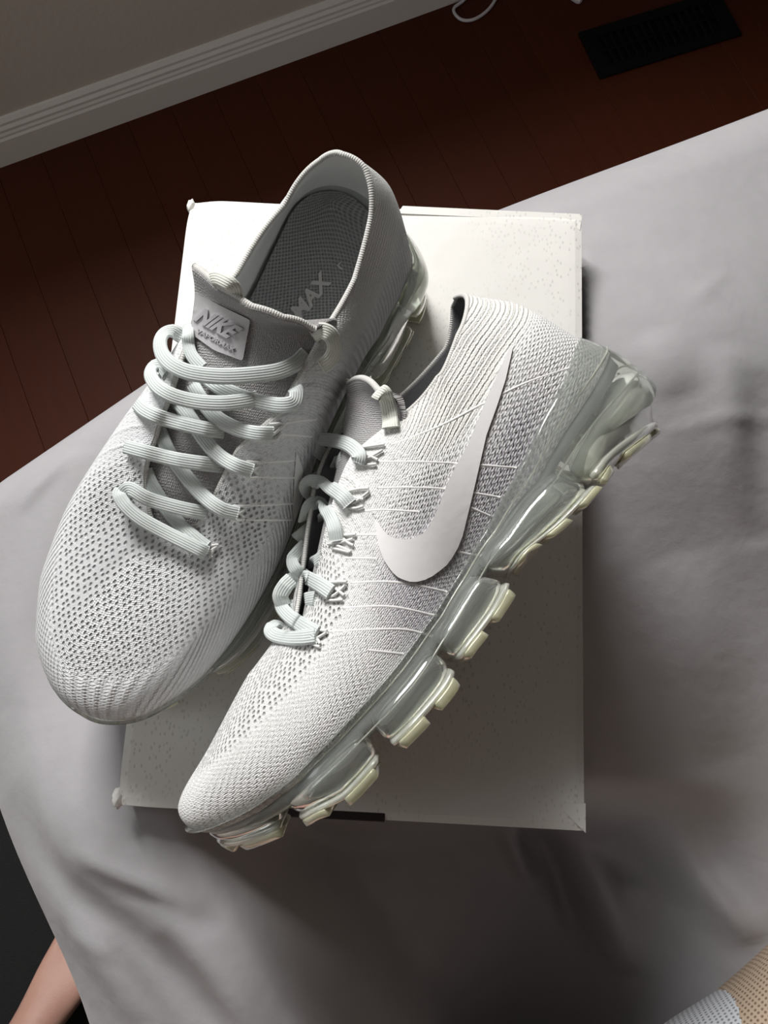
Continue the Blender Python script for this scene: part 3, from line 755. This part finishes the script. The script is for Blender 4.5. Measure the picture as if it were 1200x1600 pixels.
        used = sorted({i for f in ff_ for i in f}); rem = {o: n for n, o in enumerate(used)}
        pts = np.array([tuple(vv_[i]) for i in used]); fs = [[rem[i] for i in f] for f in ff_]
        cnt = {}
        for f in fs:
            for a, b in zip(f, f[1:] + f[:1]): cnt[frozenset((a, b))] = cnt.get(frozenset((a, b)), 0) + 1
        border = [tuple(e) for e, c in cnt.items() if c == 1]
        D = [s.hit(*p) for p in pts]; P = np.zeros((len(pts), 3)); good = np.array([d is not None for d in D])
        dep = np.array([-((d[0] - CP) @ CR.T)[2] if d is not None else np.nan for d in D])
        for i in np.where(~good)[0]:
            j = np.argmin(np.where(good, ((pts - pts[i]) ** 2).sum(1), 1e18)); dep[i] = dep[j]
        R_ = np.stack([(pts[:, 0] - 600) / F_PX, -(pts[:, 1] - 800) / F_PX, -np.ones(len(pts))], 1) @ CR
        P = CP + R_ * (dep - lift)[:, None]; Q = CP + R_ * (dep - lift + skirt)[:, None]
        nv = len(P)
        toc = CP - P.mean(0)
        a = P[fs[0]]; 
        if np.dot(np.cross(a[1] - a[0], a[2] - a[0]), toc) < 0: fs = [f[::-1] for f in fs]
        bi = sorted({i for e in border for i in e}); bm_ = {o: 2 * nv + k for k, o in enumerate(bi)}
        fs += [[bm_[i], bm_[j], j + nv, i + nv] for i, j in border]; Q = np.concatenate([Q, P[bi]])
        return link(name, mesh_np(name, np.concatenate([P, Q]), fs, True), mat, parent or s.e)

def text_mesh(body, shear=0.0, off=.02, extr=0.0):
    cu = bpy.data.curves.new('t', 'FONT'); cu.body = body; cu.shear = shear; cu.offset = off; cu.extrude = extr; cu.resolution_u = 3
    o = bpy.data.objects.new('t', cu); C.objects.link(o); dg = bpy.context.evaluated_depsgraph_get()
    me = bpy.data.meshes.new_from_object(o.evaluated_get(dg)); bpy.data.objects.remove(o); bpy.data.curves.remove(cu)
    bm = bmesh.new(); bm.from_mesh(me); bmesh.ops.triangulate(bm, faces=bm.faces[:]); 
    for _ in range(3):
        es = [e for e in bm.edges if e.calc_length() > .16]
        bmesh.ops.subdivide_edges(bm, edges=es, cuts=1); bmesh.ops.triangulate(bm, faces=[f for f in bm.faces if len(f.verts) > 3])
    V = np.array([v.co[:] for v in bm.verts]); Fs = [[v.index for v in f.verts] for f in bm.faces]; bm.free()
    bpy.data.meshes.remove(me)
    lo, hi = V.min(0), V.max(0); V[:, :2] = (V[:, :2] - lo[:2]) / (hi[:2] - lo[:2]); return V, Fs
def quad(c, u, v):               # c = bottom left, bottom right, top right, top left
    c = np.array(c, float); u = u[:, None]; v = v[:, None]
    return (c[0] * (1 - u) + c[1] * u) * (1 - v) + (c[3] * (1 - u) + c[2] * u) * v

# ---- the upright shoe (for the right foot) and the one lying on its side (for the left foot)
LM_A = [(LT(0), (537, 238)), (LT(22), (578, 272)), (LT(21), (583, 342)), (LT(20), (556, 440)), (LT(19), (508, 520)),
        (LT(1), (497, 248)), (LT(2), (440, 320)), (LT(3), (366, 425)), (LT(5), (262, 618)), (LT(6), (240, 682)), (LT(7), (224, 740)),
        (LT(11), (258, 832)), (LT(18), (437, 645), .5), (LT(17), (372, 705)), (LT(16), (338, 770)), (LT(15), (318, 815)),
        (LP(11, .12), (130, 1112)), (LP(12, .10), (190, 1124)), (LP(10, .18), (82, 1075)), (LP(9, .22), (56, 1000)), (LP(8, .25), (64, 900)), (LP(7, .3), (104, 795)), (LP(6, .35), (152, 716)), (LP(5, .4), (205, 640)),
        (LP(13, .14), (255, 1098)), (LP(14, .2), (330, 1032)), (LP(15, .25), (398, 930)), (LP(16, .3), (440, 845)), (LP(17, .32), (464, 770)),
        (LB(22), (643, 424)), (LB(21), (621, 480)), (LB(20), (592, 529)), (LB(19), (562, 571)), (LP(22, .35), (638, 378)), (LP(22, .65), (620, 322)), (LP(0, .6), (600, 285), .5), (np.array([.060, -.043, .024]), (640, 512), .6), (np.array([.030, 0, .056]), (518, 312)),
        (np.array([.090, 0, .1225]), (390, 481)), (np.array([.090, .018, .1195]), (340, 452)), (np.array([.090, -.018, .1195]), (440, 499)), (np.array([.090, .036, .1105]), (300, 418)), (np.array([.090, -.036, .1105]), (490, 518))]
CON_A = [((.04, .03, 0), -.004, 4000), ((.04, -.03, 0), .003, 4000), ((.2, .045, 0), -.013, 3000), ((.2, -.045, 0), .003, 3000)]
POSE_A = Pose(-1, LM_A, CON_A, frame((-.38, -.92, 0), (0, 0, 1), -1), np.array([.11, .33, ZL]), .0015)
LM_B = [(LT(0), (714, 462)), (LT(2), (716, 522)), (LT(3), (683, 590)), (LT(4), (614, 658)), (LT(5), (547, 715)), (LT(6), (515, 800)), (LT(7), (500, 868)), (LT(8), (487, 930)), (LT(11), (462, 982)),
        (LT(22), (708, 478), .5), (LT(21), (694, 545), .5),
        (LP(0, .75), (800, 473)), (LP(0, .4), (880, 515)), (LB(0), (946, 560)),
        (LP(12, .22), (279, 1266)), (LP(12, .6), (322, 1182)), (LP(12, .85), (390, 1052)),
        (LB(11), (330, 1300)), (LB(10), (405, 1268)), (LB(9), (470, 1220)), (LB(8), (530, 1160)), (LB(7), (590, 1095)), (LB(6), (645, 1028)), (LB(5), (690, 965)), (LB(4), (725, 905)), (LB(3), (775, 835)), (LB(2), (838, 752)), (LB(1), (905, 640)),
        (np.array([.0, 0, .018]), (1037, 640)), (np.array([-.001, 0, .034]), (1026, 596)), (np.array([.006, .01, .0]), (1026, 680)), (np.array([.022, .044, 0]), (966, 728)), (np.array([.056, .048, 0]), (942, 765)), (np.array([.106, .049, 0]), (826, 868)), (np.array([.118, .050, 0]), (808, 930)), (np.array([.160, .057, 0]), (740, 1030)),
        (np.array([.172, .059, 0]), (722, 1080)), (np.array([.212, .064, 0]), (642, 1170)), (np.array([.226, .063, 0]), (596, 1215)), (np.array([.265, .050, .004]), (497, 1290)), (np.array([.285, .036, .018]), (448, 1306)), (np.array([.302, .01, .026]), (366, 1342)),
        (np.array([.090, 0, .1225]), (542, 598)), (np.array([.090, .036, .1105]), (590, 612)), (np.array([.105, -.03, .1]), (520, 650), .4)]
CON_B = [((.04, -.042, 0.), .000, 3000), ((.21, -.056, 0.0), .008, 6000)]
POSE_B = Pose(1, LM_B, CON_B, frame((-.64, -.77, 0), (-.7, .6, .2), 1), np.array([.3, .28, .06 + ZL]), .0015)

A_ = Shoe('running_shoe', 'white knit running shoe standing upright on the box, open collar and insole showing', -1, POSE_A, KNIT, LINING)
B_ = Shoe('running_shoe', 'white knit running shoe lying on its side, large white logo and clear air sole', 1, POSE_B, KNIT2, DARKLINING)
for s_ in (A_, B_): s_.bvh()

# ---- logos
SW = [(797, 541), (801, 545), (790, 593), (777, 633), (760, 680), (747, 737), (737, 780), (732, 800), (723, 837), (716, 855), (707, 871), (698, 883), (687, 892), (676, 900), (664, 906), (652, 909), (641, 909), (631, 906), (622, 902), (614, 895), (607, 886), (600, 875), (595, 863), (591, 850), (589, 837), (586, 818), (587, 813), (590, 815), (599, 829), (608, 837), (618, 841), (630, 843), (641, 842), (651, 839), (661, 833), (669, 825), (676, 814), (687, 787), (697, 760), (712, 728), (730, 697), (745, 660), (760, 623), (780, 578)]
B_.patch('logo', SW, .0012, SWOOSH)
A_.patch('logo', [(463, 707), (470, 722), (474, 737), (470, 760), (465, 795), (460, 815), (457, 800), (459, 770), (461, 735)], .0012, SWOOSH)

SEAM = mat_plain('seam_yarn', (.88, .87, .86), .9)
mb = MB()
for sg in ([(612, 696), (689, 665), (762, 627), (825, 597), (890, 575)], [(589, 722), (653, 722), (725, 725), (807, 731)], [(589, 763), (643, 762), (703, 765), (781, 777)],
           [(735, 793), (765, 806)], [(552, 836), (589, 836)], [(714, 862), (752, 870)], [(548, 911), (598, 909), (643, 913), (698, 925)], [(512, 987), (575, 984), (634, 984), (676, 995)],
           [(575, 1016), (630, 1022)], [(560, 800), (600, 797), (655, 800)], [(540, 872), (588, 873)], [(535, 950), (610, 948), (680, 962)]):
    B_.cord(mb, sg, -.0003, w=.0014, h=.0009, n=40, smooth=4, nsec=8, power=2)
link('raised_seam', mb.mesh('raised_seam'), SEAM, B_.e)
mb = MB()
for sg in ([(446, 660), (474, 656), (494, 655)], [(410, 722), (445, 720), (466, 718)], [(405, 745), (440, 746), (462, 746)], [(390, 790), (430, 788), (462, 786)], [(384, 812), (425, 812), (455, 812)], [(440, 678), (470, 680), (488, 682)]):
    A_.cord(mb, sg, -.0003, w=.0014, h=.0009, n=24, smooth=4, nsec=8, power=2)
link('raised_seam', mb.mesh('raised_seam'), SEAM, A_.e)

# ---- tongue label with raised letters
def rounded(poly, r=.14, k=5):
    out = []; p = np.array(poly, float); n = len(p)
    for i in range(n):
        a, b, c = p[i - 1], p[i], p[(i + 1) % n]
        s0, s1 = b + (a - b) * r, b + (c - b) * r
        for t in np.linspace(0, 1, k): out.append(tuple((1 - t) ** 2 * s0 + 2 * t * (1 - t) * b + t * t * s1))
    return out
LQ = [(298, 521), (379, 564), (391, 500), (305, 457)]
lab = A_.patch('label', rounded([(298, 521), (334, 547), (379, 564), (385, 532), (391, 500), (345, 478), (305, 457), (301, 490)], .12), .0016, LABELM)
def surf_text(sh, name, body, q, lift, mat, parent, shear=.0, off=.02, insole=False, th=.0006):
    V, Fs = text_mesh(body, shear, off, .02)
    px = quad(q, V[:, 0], V[:, 1]); zz = np.where(V[:, 2] > 0, th, -.0004)
    pts, _ = (insole_pts(sh, px, lift + zz) if insole else sh.surf(px, lift + zz))
    if np.dot(np.cross(pts[Fs[0][1]] - pts[Fs[0][0]], pts[Fs[0][2]] - pts[Fs[0][0]]), CP - pts[0]) < 0 and V[Fs[0], 2].min() > 0: Fs = [f[::-1] for f in Fs]
    return link(name, mesh_np(name, pts, Fs, False), mat, parent)
surf_text(A_, 'letters', 'NIKE', [(302, 500), (358, 531), (381, 514), (316, 479)], .0018, LABELT, lab, .25, .045, th=.0009)
surf_text(A_, 'letters', 'VAPORMAX', [(306, 519), (366, 551), (368, 544), (309, 513)], .0018, LABELT, lab, .1, .02, th=.0005)

# ---- print on the insole
def insole_pts(sh, px, lift):
    if not hasattr(sh, 'itree'):
        G = sh.W(sh.insole_grid).reshape(-1, 3); sh.itree = BVHTree.FromPolygons([Vector(v) for v in G.tolist()], [list(map(int, f)) for f in grid_faces(N, 26, cu=True)])
    out = []
    for (x, y) in px:
        d = Vector(ray_dir(x, y).tolist()).normalized(); loc = sh.itree.ray_cast(Vector(CP.tolist()), d, 3.0)[0]
        out.append([np.nan] * 3 if loc is None else list(loc))
    out = np.array(out); bad = np.isnan(out[:, 0])
    if bad.any(): 
        k = out[~bad].mean(0) if (~bad).any() else np.array([0.06, .26, ZL + .05])
        for i in np.where(bad)[0]: out[i] = on_z(*px[i], k[2])
    toc = normalize(CP - out); return out + toc * np.asarray(lift)[:, None], toc
surf_text(A_, 'insole_print', 'VAPORMAX', [(400, 590), (522, 437), (502, 421), (380, 574)], .0006, PRINT, A_.e, .22, .035, insole=True, th=.0002)
surf_text(A_, 'insole_print', '7', [(536, 420), (530, 426), (526, 415), (532, 409)], .0006, PRINT, A_.e, 0, .02, insole=True, th=.0002)

# ---- laces of the upright shoe: back layer first
mb = MB()
cordA = lambda pts, lift, **k: A_.cord(mb, pts, lift, **k)
cordA([(227, 735), (240, 763), (268, 805), (300, 837), (322, 855)], .0022)
cordA([(247, 668), (265, 708), (293, 747), (320, 777), (347, 796), (372, 803)], [.002, .004, .005, .005, .005, .004])
cordA([(272, 622), (293, 647), (317, 683), (340, 710), (367, 727), (394, 736)], [.002, .005, .006, .006, .006, .005])
cordA([(300, 600), (320, 632), (342, 655), (373, 671), (400, 677), (426, 678)], [.002, .006, .007, .007, .007, .006])
cordA([(322, 590), (345, 606), (375, 619), (405, 628), (437, 633), (459, 629), (464, 614), (460, 606)], [.003, .006, .007, .007, .007, .007, .005, .003])
cordA([(294, 508), (294, 535), (300, 556), (316, 575)], .004, w=.0060)
cordA([(191, 772), (203, 764), (230, 779), (270, 791), (300, 798), (323, 802)], [.003, .006, .0075, .007, .006, .003])
cordA([(190, 764), (187, 775), (198, 792), (222, 812), (260, 833), (290, 848), (312, 859), (322, 864)], [.003, .006, .007, .007, .0065, .006, .005, .003])
cordA([(196, 698), (215, 703), (245, 711), (280, 719), (315, 724), (348, 728)], [.003, .0065, .009, .010, .008, .002])
cordA([(214, 630), (226, 641), (250, 652), (285, 662), (320, 670), (350, 674)], [.003, .0065, .010, .0115, .010, .004])
cordA([(262, 583), (253, 572), (240, 573), (235, 585), (246, 604), (272, 619), (310, 628), (350, 630), (385, 626), (402, 622)], [.001, .003, .006, .009, .011, .012, .0125, .012, .009, .006])
cordA([(284, 525), (270, 518), (256, 522), (250, 536), (255, 556), (272, 572), (300, 583), (345, 588), (392, 586), (435, 580), (462, 568), (478, 553)], [.001, .003, .006, .009, .011, .012, .0125, .012, .011, .009, .005, .001], w=.0072)
link('shoelace', mb.mesh('shoelace'), LACE, A_.e)
mb = MB()
A_.cord(mb, [(488, 524), (502, 517), (517, 524), (523, 543), (516, 562), (502, 573)], [.003, .006, .007, .007, .006, .004], w=.0074, h=.0016)
link('webbing_loop', mb.mesh('webbing_loop'), LOOP, A_.e)
# pull tab behind the tongue: an arch of cord
mb = MB(); arch = POSE_A(np.array([(.086, .016, .105), (.083, .012, .122), (.080, .003, .130), (.078, -.006, .127), (.078, -.013, .112)]))
tgt = np.array([(318, 447), (334, 434), (353, 440), (368, 452), (378, 475)], float)
dp = -((arch - CP) @ CR.T)[:, 2]; arch = CP + np.stack([(tgt[:, 0] - 600) / F_PX, -(tgt[:, 1] - 800) / F_PX, -np.ones(5)], 1) @ CR * (dp + .004)[:, None]
a2 = spline(arch, 40); V, Fs, uv = sweep(a2, np.tile(normalize(POSE_A.R @ np.array([.4, 0, 1])), (40, 1)), .0062, .0024, 12, 2.6); mb.add(V, Fs, uv)
link('pull_tab', mb.mesh('pull_tab'), LOOP, A_.e)
# threads that hold the laces
def threads(sh, sets, lift=.0014, r=.00065):
    for segs in sets:
        m_ = MB()
        for sg in segs: sh.cord(m_, sg, lift, w=r * 2, h=r * 2, n=14, smooth=3, nsec=7, power=2)
        link('eyelet_thread', m_.mesh('eyelet_thread'), THREAD, sh.e)
threads(A_, [
    [[(312, 845), (324, 852), (341, 851)], [(314, 868), (326, 862), (340, 853)], [(318, 850), (331, 870)], [(326, 872), (334, 858)]],
    [[(364, 790), (378, 791), (390, 790)], [(362, 812), (374, 813), (383, 811)], [(366, 794), (381, 808)], [(364, 809), (383, 796)]],
    [[(384, 721), (398, 722), (412, 723)], [(382, 745), (394, 746), (405, 745)], [(388, 725), (404, 742)], [(386, 742), (406, 728)]],
    [[(420, 663), (432, 662), (442, 660)], [(424, 688), (432, 686), (440, 676)], [(426, 680), (444, 664)]],
    [[(196, 760), (199, 750), (203, 745)], [(191, 775), (196, 762)]]])

# ---- laces of the shoe on its side
mb = MB(); cordB = lambda pts, lift, **k: B_.cord(mb, pts, lift, **k)
cordB([(520, 716), (508, 712), (497, 704), (492, 694), (500, 687), (520, 688), (540, 693), (554, 702), (561, 712), (560, 722)], [-.006, -.004, .001, .004, .006, .007, .007, .007, .006, .003])
cordB([(536, 715), (513, 735), (492, 750)], [-.002, -.001, -.002])
cordB([(500, 778), (484, 772), (476, 760), (484, 752), (500, 754), (520, 764), (536, 776), (546, 788)], [-.006, -.004, .002, .005, .007, .007, .006, .003])
cordB([(515, 800), (488, 822), (462, 842)], [-.003, -.003, -.005])
cordB([(474, 812), (479, 797), (487, 787), (498, 786), (508, 793), (517, 810), (523, 828), (526, 845)], [-.003, .002, .005, .007, .007, .007, .006, .003])
cordB([(505, 868), (478, 890), (450, 908)], [-.003, -.003, -.005])
cordB([(474, 853), (464, 864), (457, 878), (464, 892), (481, 903), (500, 914), (517, 926)], [-.004, .001, .005, .007, .0075, .007, .003])
cordB([(442, 945), (438, 930), (446, 915), (456, 905)], [-.004, -.003, -.003, -.005])
cordB([(494, 934), (474, 938), (458, 946), (448, 960)], [.001, -.001, -.002, -.004])
cordB([(449, 918), (441, 932), (439, 946), (449, 960), (466, 973), (482, 983), (495, 990)], [-.003, .001, .004, .006, .007, .006, .003])
cordB([(440, 975), (427, 976), (422, 985), (432, 993), (452, 997), (474, 996), (494, 993)], [-.004, .001, .004, .005, .006, .006, .003])
link('shoelace', mb.mesh('shoelace'), LACE, B_.e)
mb = MB()
B_.cord(mb, [(590, 612), (600, 616), (606, 632), (609, 650), (610, 668)], [.000, .004, .005, .005, .003], w=.0074, h=.0016)
link('webbing_loop', mb.mesh('webbing_loop'), LOOP, B_.e)
threads(B_, [
    [[(560, 700), (580, 697), (601, 694)], [(558, 722), (575, 716), (598, 703)], [(560, 704), (576, 712), (590, 718)], [(560, 724), (576, 726), (588, 725)]],
    [[(542, 768), (560, 764), (576, 763)], [(540, 790), (558, 782), (577, 768)], [(543, 772), (556, 778), (568, 780)], [(544, 793), (556, 794), (568, 791)]],
    [[(528, 836), (544, 836), (556, 835)], [(512, 850), (530, 848), (552, 842)], [(526, 852), (540, 858), (548, 862)], [(518, 856), (534, 860), (546, 863)], [(532, 838), (544, 848), (552, 852)]],
    [[(514, 910), (530, 909), (542, 909)], [(506, 934), (522, 930), (540, 914)], [(518, 914), (530, 924), (538, 930)], [(510, 938), (524, 938), (536, 937)]],
    [[(486, 982), (498, 984), (511, 986)], [(484, 1004), (494, 998), (511, 988)], [(488, 986), (496, 998), (500, 1006)], [(482, 1002), (492, 1008), (500, 1011)]]])

# ---------------------------------------------------------------- the person sitting on the bed: legs and mesh shorts
def skin_mesh(name, verts, radii, edges, root, sub=2):
    me = bpy.data.meshes.new(name); me.from_pydata([tuple(map(float, v)) for v in verts], edges, [])
    o = bpy.data.objects.new(name, me); C.objects.link(o)
    sk = o.modifiers.new('skin', 'SKIN'); sk.use_smooth_shade = True
    for i, r in enumerate(radii): me.skin_vertices[0].data[i].radius = r if isinstance(r, tuple) else (r, r)
    me.skin_vertices[0].data[root].use_root = True
    ss = o.modifiers.new('sub', 'SUBSURF'); ss.levels = sub; ss.render_levels = sub
    dg = bpy.context.evaluated_depsgraph_get(); out = bpy.data.meshes.new_from_object(o.evaluated_get(dg))
    bpy.data.objects.remove(o); auto_smooth(out); return out
def mat_skin():
    k = NT('skin'); tc = k.n('TexCoord').outputs['Object']; nz = k.noise(tc, 25, 4)
    return k.done(k.mix(nz, rgb(.50, .27, .21), rgb(.60, .35, .27)), .5, k.bump(k.noise(tc, 500, 2), .0003), Subsurface_Weight=.1, Subsurface_Radius=(.01, .004, .002))
SKIN = mat_skin()
fq = [on_z(*p, .035) for p in ((75, 1500), (25, 1600), (135, 1600))]
fx = normalize((fq[0] - fq[1]) * [1, 1, 0]); fy = np.array([fx[1], -fx[0], 0])          # toes ahead, fy to the right (inner side of the left foot)
heel = fq[0] - fx * .168 + fy * .030; heel[2] = 0
def ft(a, b, z): return heel + fx * a + fy * b + UP * z
tq0, tq1 = on_z(1326, 1832, ZL - .09), on_z(1480, 1671, ZL - .09); td = normalize(tq0 - tq1)
pel = tq0 + td * .30 + UP * .03
vs, rs, es = [], [], []
def addv(p, r, frm=None):
    vs.append(p); rs.append(r)
    if frm is not None: es.append((frm, len(vs) - 1))
    return len(vs) - 1
p0 = addv(pel, (.13, .12))
nk0 = np.array([.33, -.40, 1.36])
b1 = addv(pel * .6 + nk0 * .4, (.125, .095), p0); b2 = addv(pel * .25 + nk0 * .75, (.14, .095), b1); b3 = addv(nk0, .058, b2); b4 = addv(nk0 + [-.01, .03, .09], (.062, .070), b3); b5 = addv(nk0 + [-.015, .045, .17], (.078, .092), b4); addv(nk0 + [-.015, .035, .245], (.055, .065), b5)
for sx, hx in ((-1, -.02), (1, .26)):
    a0_ = addv(nk0 + [sx * .17, -.01, -.07], .050, b2); a1_ = addv(nk0 + [sx * .245, .07, -.30], .042, a0_); a2_ = addv(np.array([.134 + sx * .10, -.12, 1.18]), .027, a1_)
    a3_ = addv(np.array([.134 + sx * .085, -.060, 1.215]), (.034, .018), a2_)
    for dz_, ln in ((-.030, .046), (-.010, .056), (.010, .058), (.030, .050)):
        f1_ = addv(np.array([.134 + sx * .078, -.028, 1.218 + dz_]), .0098, a3_); f2_ = addv(np.array([.134 + sx * (.078 - ln * .45), -.004, 1.220 + dz_]), .0085, f1_); addv(np.array([.134 + sx * (.078 - ln), -.012, 1.221 + dz_]), .0075, f2_)
    th1 = addv(np.array([.134 + sx * .060, -.066, 1.190]), .0115, a3_); addv(np.array([.134 + sx * .038, -.050, 1.185]), .0095, th1)

h = addv(pel + [-.09, .02, -.01], .095, p0); k1 = addv(np.array([.02, -.56, .72]), .070, h); k2 = addv(np.array([-.20, -.55, .60]), .056, k1)
an = ft(.055, 0, .10)
c1 = addv(np.array([-.22, -.54, .48]), .052, k2); c2 = addv(np.array(an) * .55 + np.array([-.22, -.54, .48]) * .45, .045, c1); a1 = addv(an, .033, c2)
hl = addv(ft(.03, 0, .035), .030, a1)
m1 = addv(ft(.11, .0, .052), (.034, .032), a1); m2 = addv(ft(.165, -.002, .035), (.042, .024), m1)
for dy_, l_, r_ in ((-.032, .040, .0085), (-.017, .052, .0088), (-.001, .060, .0090), (.016, .066, .0095), (.036, .070, .0125)):
    t1 = addv(ft(.188, dy_ * .9, .022), r_ * 1.25, m2); t2 = addv(ft(.188 + l_ * .55, dy_, .015), r_, t1); addv(ft(.182 + l_, dy_, .0105), r_ * .85, t2)
kn = tq1 - td * .16
h2 = addv(pel + [.10, .02, -.01], .095, p0); k3 = addv((tq0 + tq1) / 2, .070, h2); k4 = addv(kn, .062, k3)
q1 = addv(kn + [.10, -.09, -.06], .052, k4); q2 = addv(kn + [.22, -.24, -.075], .048, q1); addv(kn + [.30, -.36, -.085], .035, q2)
person = empty('person', (*heel[:2] + fx[:2] * .1, 0)); tag(person, 'person sitting on the bed edge, bare foot on the floor and tan mesh shorts', 'person')
link('body', skin_mesh('body', vs, rs, es, p0), SKIN, person)
# dark T-shirt: unseen upper body, added to shade the near side of the bed
SHIRT = mat_plain('charcoal_jersey', (.022, .022, .025), .9, 400, .0004, .1)
HAIR = mat_plain('dark_hair', (.02, .014, .010), .6, 300, .001, .3)
nk = np.array([.33, -.40, 1.36])
vs, rs, es = [], [], []
t0_ = addv(pel + [0, 0, .06], (.155, .125)); t1_ = addv(pel * .6 + nk * .4, (.150, .115), t0_); t2_ = addv(pel * .25 + nk * .75, (.165, .115), t1_); t3_ = addv(nk + [0, -.01, -.02], (.07, .065), t2_)
for sx in (-1, 1):
    a_ = addv(nk + [sx * .18, -.01, -.07], .062, t2_); addv(nk + [sx * .235, .03, -.22], .055, a_)
link('shirt', skin_mesh('shirt', vs, rs, es, t0_), SHIRT, person)
# shorts leg over the right thigh, white mesh lining peeping out along its edge
def mat_mesh(name, col, hole):
    k = NT(name); uv = k.uv('UVMap')
    d = k.voro(uv, 330, .12, '2D'); hl_ = k.math('SUBTRACT', 1.0, k.ramp(d, .18, .36))
    return k.done(k.mix(k.math('MULTIPLY', hl_, .9), rgb(*col), rgb(*hole)), .85, k.bump(hl_, .0008, -1.0))
TAN = mat_mesh('tan_mesh', (.52, .405, .30), (.16, .10, .065)); WHM = mat_mesh('white_mesh', (.62, .64, .68), (.20, .20, .22))
def tube_leg(name, path, rad, mat, wav, seed, parent, cut=1.0):
    n, m = 70, 64; P = spline(path, n); rr = spline(np.array(rad)[:, None], n)[:, 0]
    T = normalize(np.gradient(P, axis=0)); sd = normalize(np.cross(T, UP)); u2 = np.cross(sd, T)
    th = np.linspace(0, 2 * np.pi, m, endpoint=False); s_ = np.linspace(0, 1, n)
    w = 1 + wav * np.sin(3 * th[None] + 5 * s_[:, None] + seed) * (.4 + s_[:, None]) + wav * .6 * np.sin(5 * th[None] - 9 * s_[:, None])
    V = P[:, None] + rr[:, None, None] * w[..., None] * (np.cos(th)[None, :, None] * sd[:, None] * 1.06 + np.sin(th)[None, :, None] * u2[:, None])
    uv = np.stack(np.broadcast_arrays(th[None] * .09, arclen(P)[:, None]), -1).reshape(-1, 2)
    Vi = P[:, None] + (V - P[:, None]) * .975
    f = grid_faces(n, m, cv=True).tolist(); f2 = (grid_faces(n, m, cv=True, flip=True) + n * m).tolist(); e = (n - 1) * m
    f3 = [[e + j, e + (j + 1) % m, n * m + e + (j + 1) % m, n * m + e + j] for j in range(m)]
    return link(name, mesh_np(name, np.concatenate([V.reshape(-1, 3), Vi.reshape(-1, 3)]), f + f2 + f3, uv=np.concatenate([uv, uv])), mat, parent)
kd = normalize(kn - pel)
tube_leg('shorts', [pel - kd * .10, pel, tq0 + td * .12, tq0, tq1, kn + kd * .03], [.15, .135, .098, .095, .095, .094], TAN, .02, .4, person)
ln_ = np.array([-.72, .69, 0]) * .0055 - UP * .012
tube_leg('shorts_lining', [tq0 + td * .10 + ln_, tq0 + td * .04 + ln_, tq0 * .6 + tq1 * .4 + ln_ * .2], [.094, .0935, .091], WHM, .006, 2.2, person)
RUG = mat_plain('black_rug', (.010, .010, .0105), .95, 700, .002, .3)
ra = on_z(-60, 1210, .0); rb = on_z(170, 1640, 0)
rug = box_mesh('floor_mat', (-.95, -1.5, .0), (.05, .02, .006), .003)
for v in rug.vertices:
    p = E1 * (v.co.x + SB + .18) + E2 * (-v.co.y - .22); v.co.x, v.co.y = p[0], p[1]
rug.flip_normals()
tag(link('floor_mat', auto_smooth(rug), RUG), 'black mat on the floor at the lower left under the bare foot', 'mat')
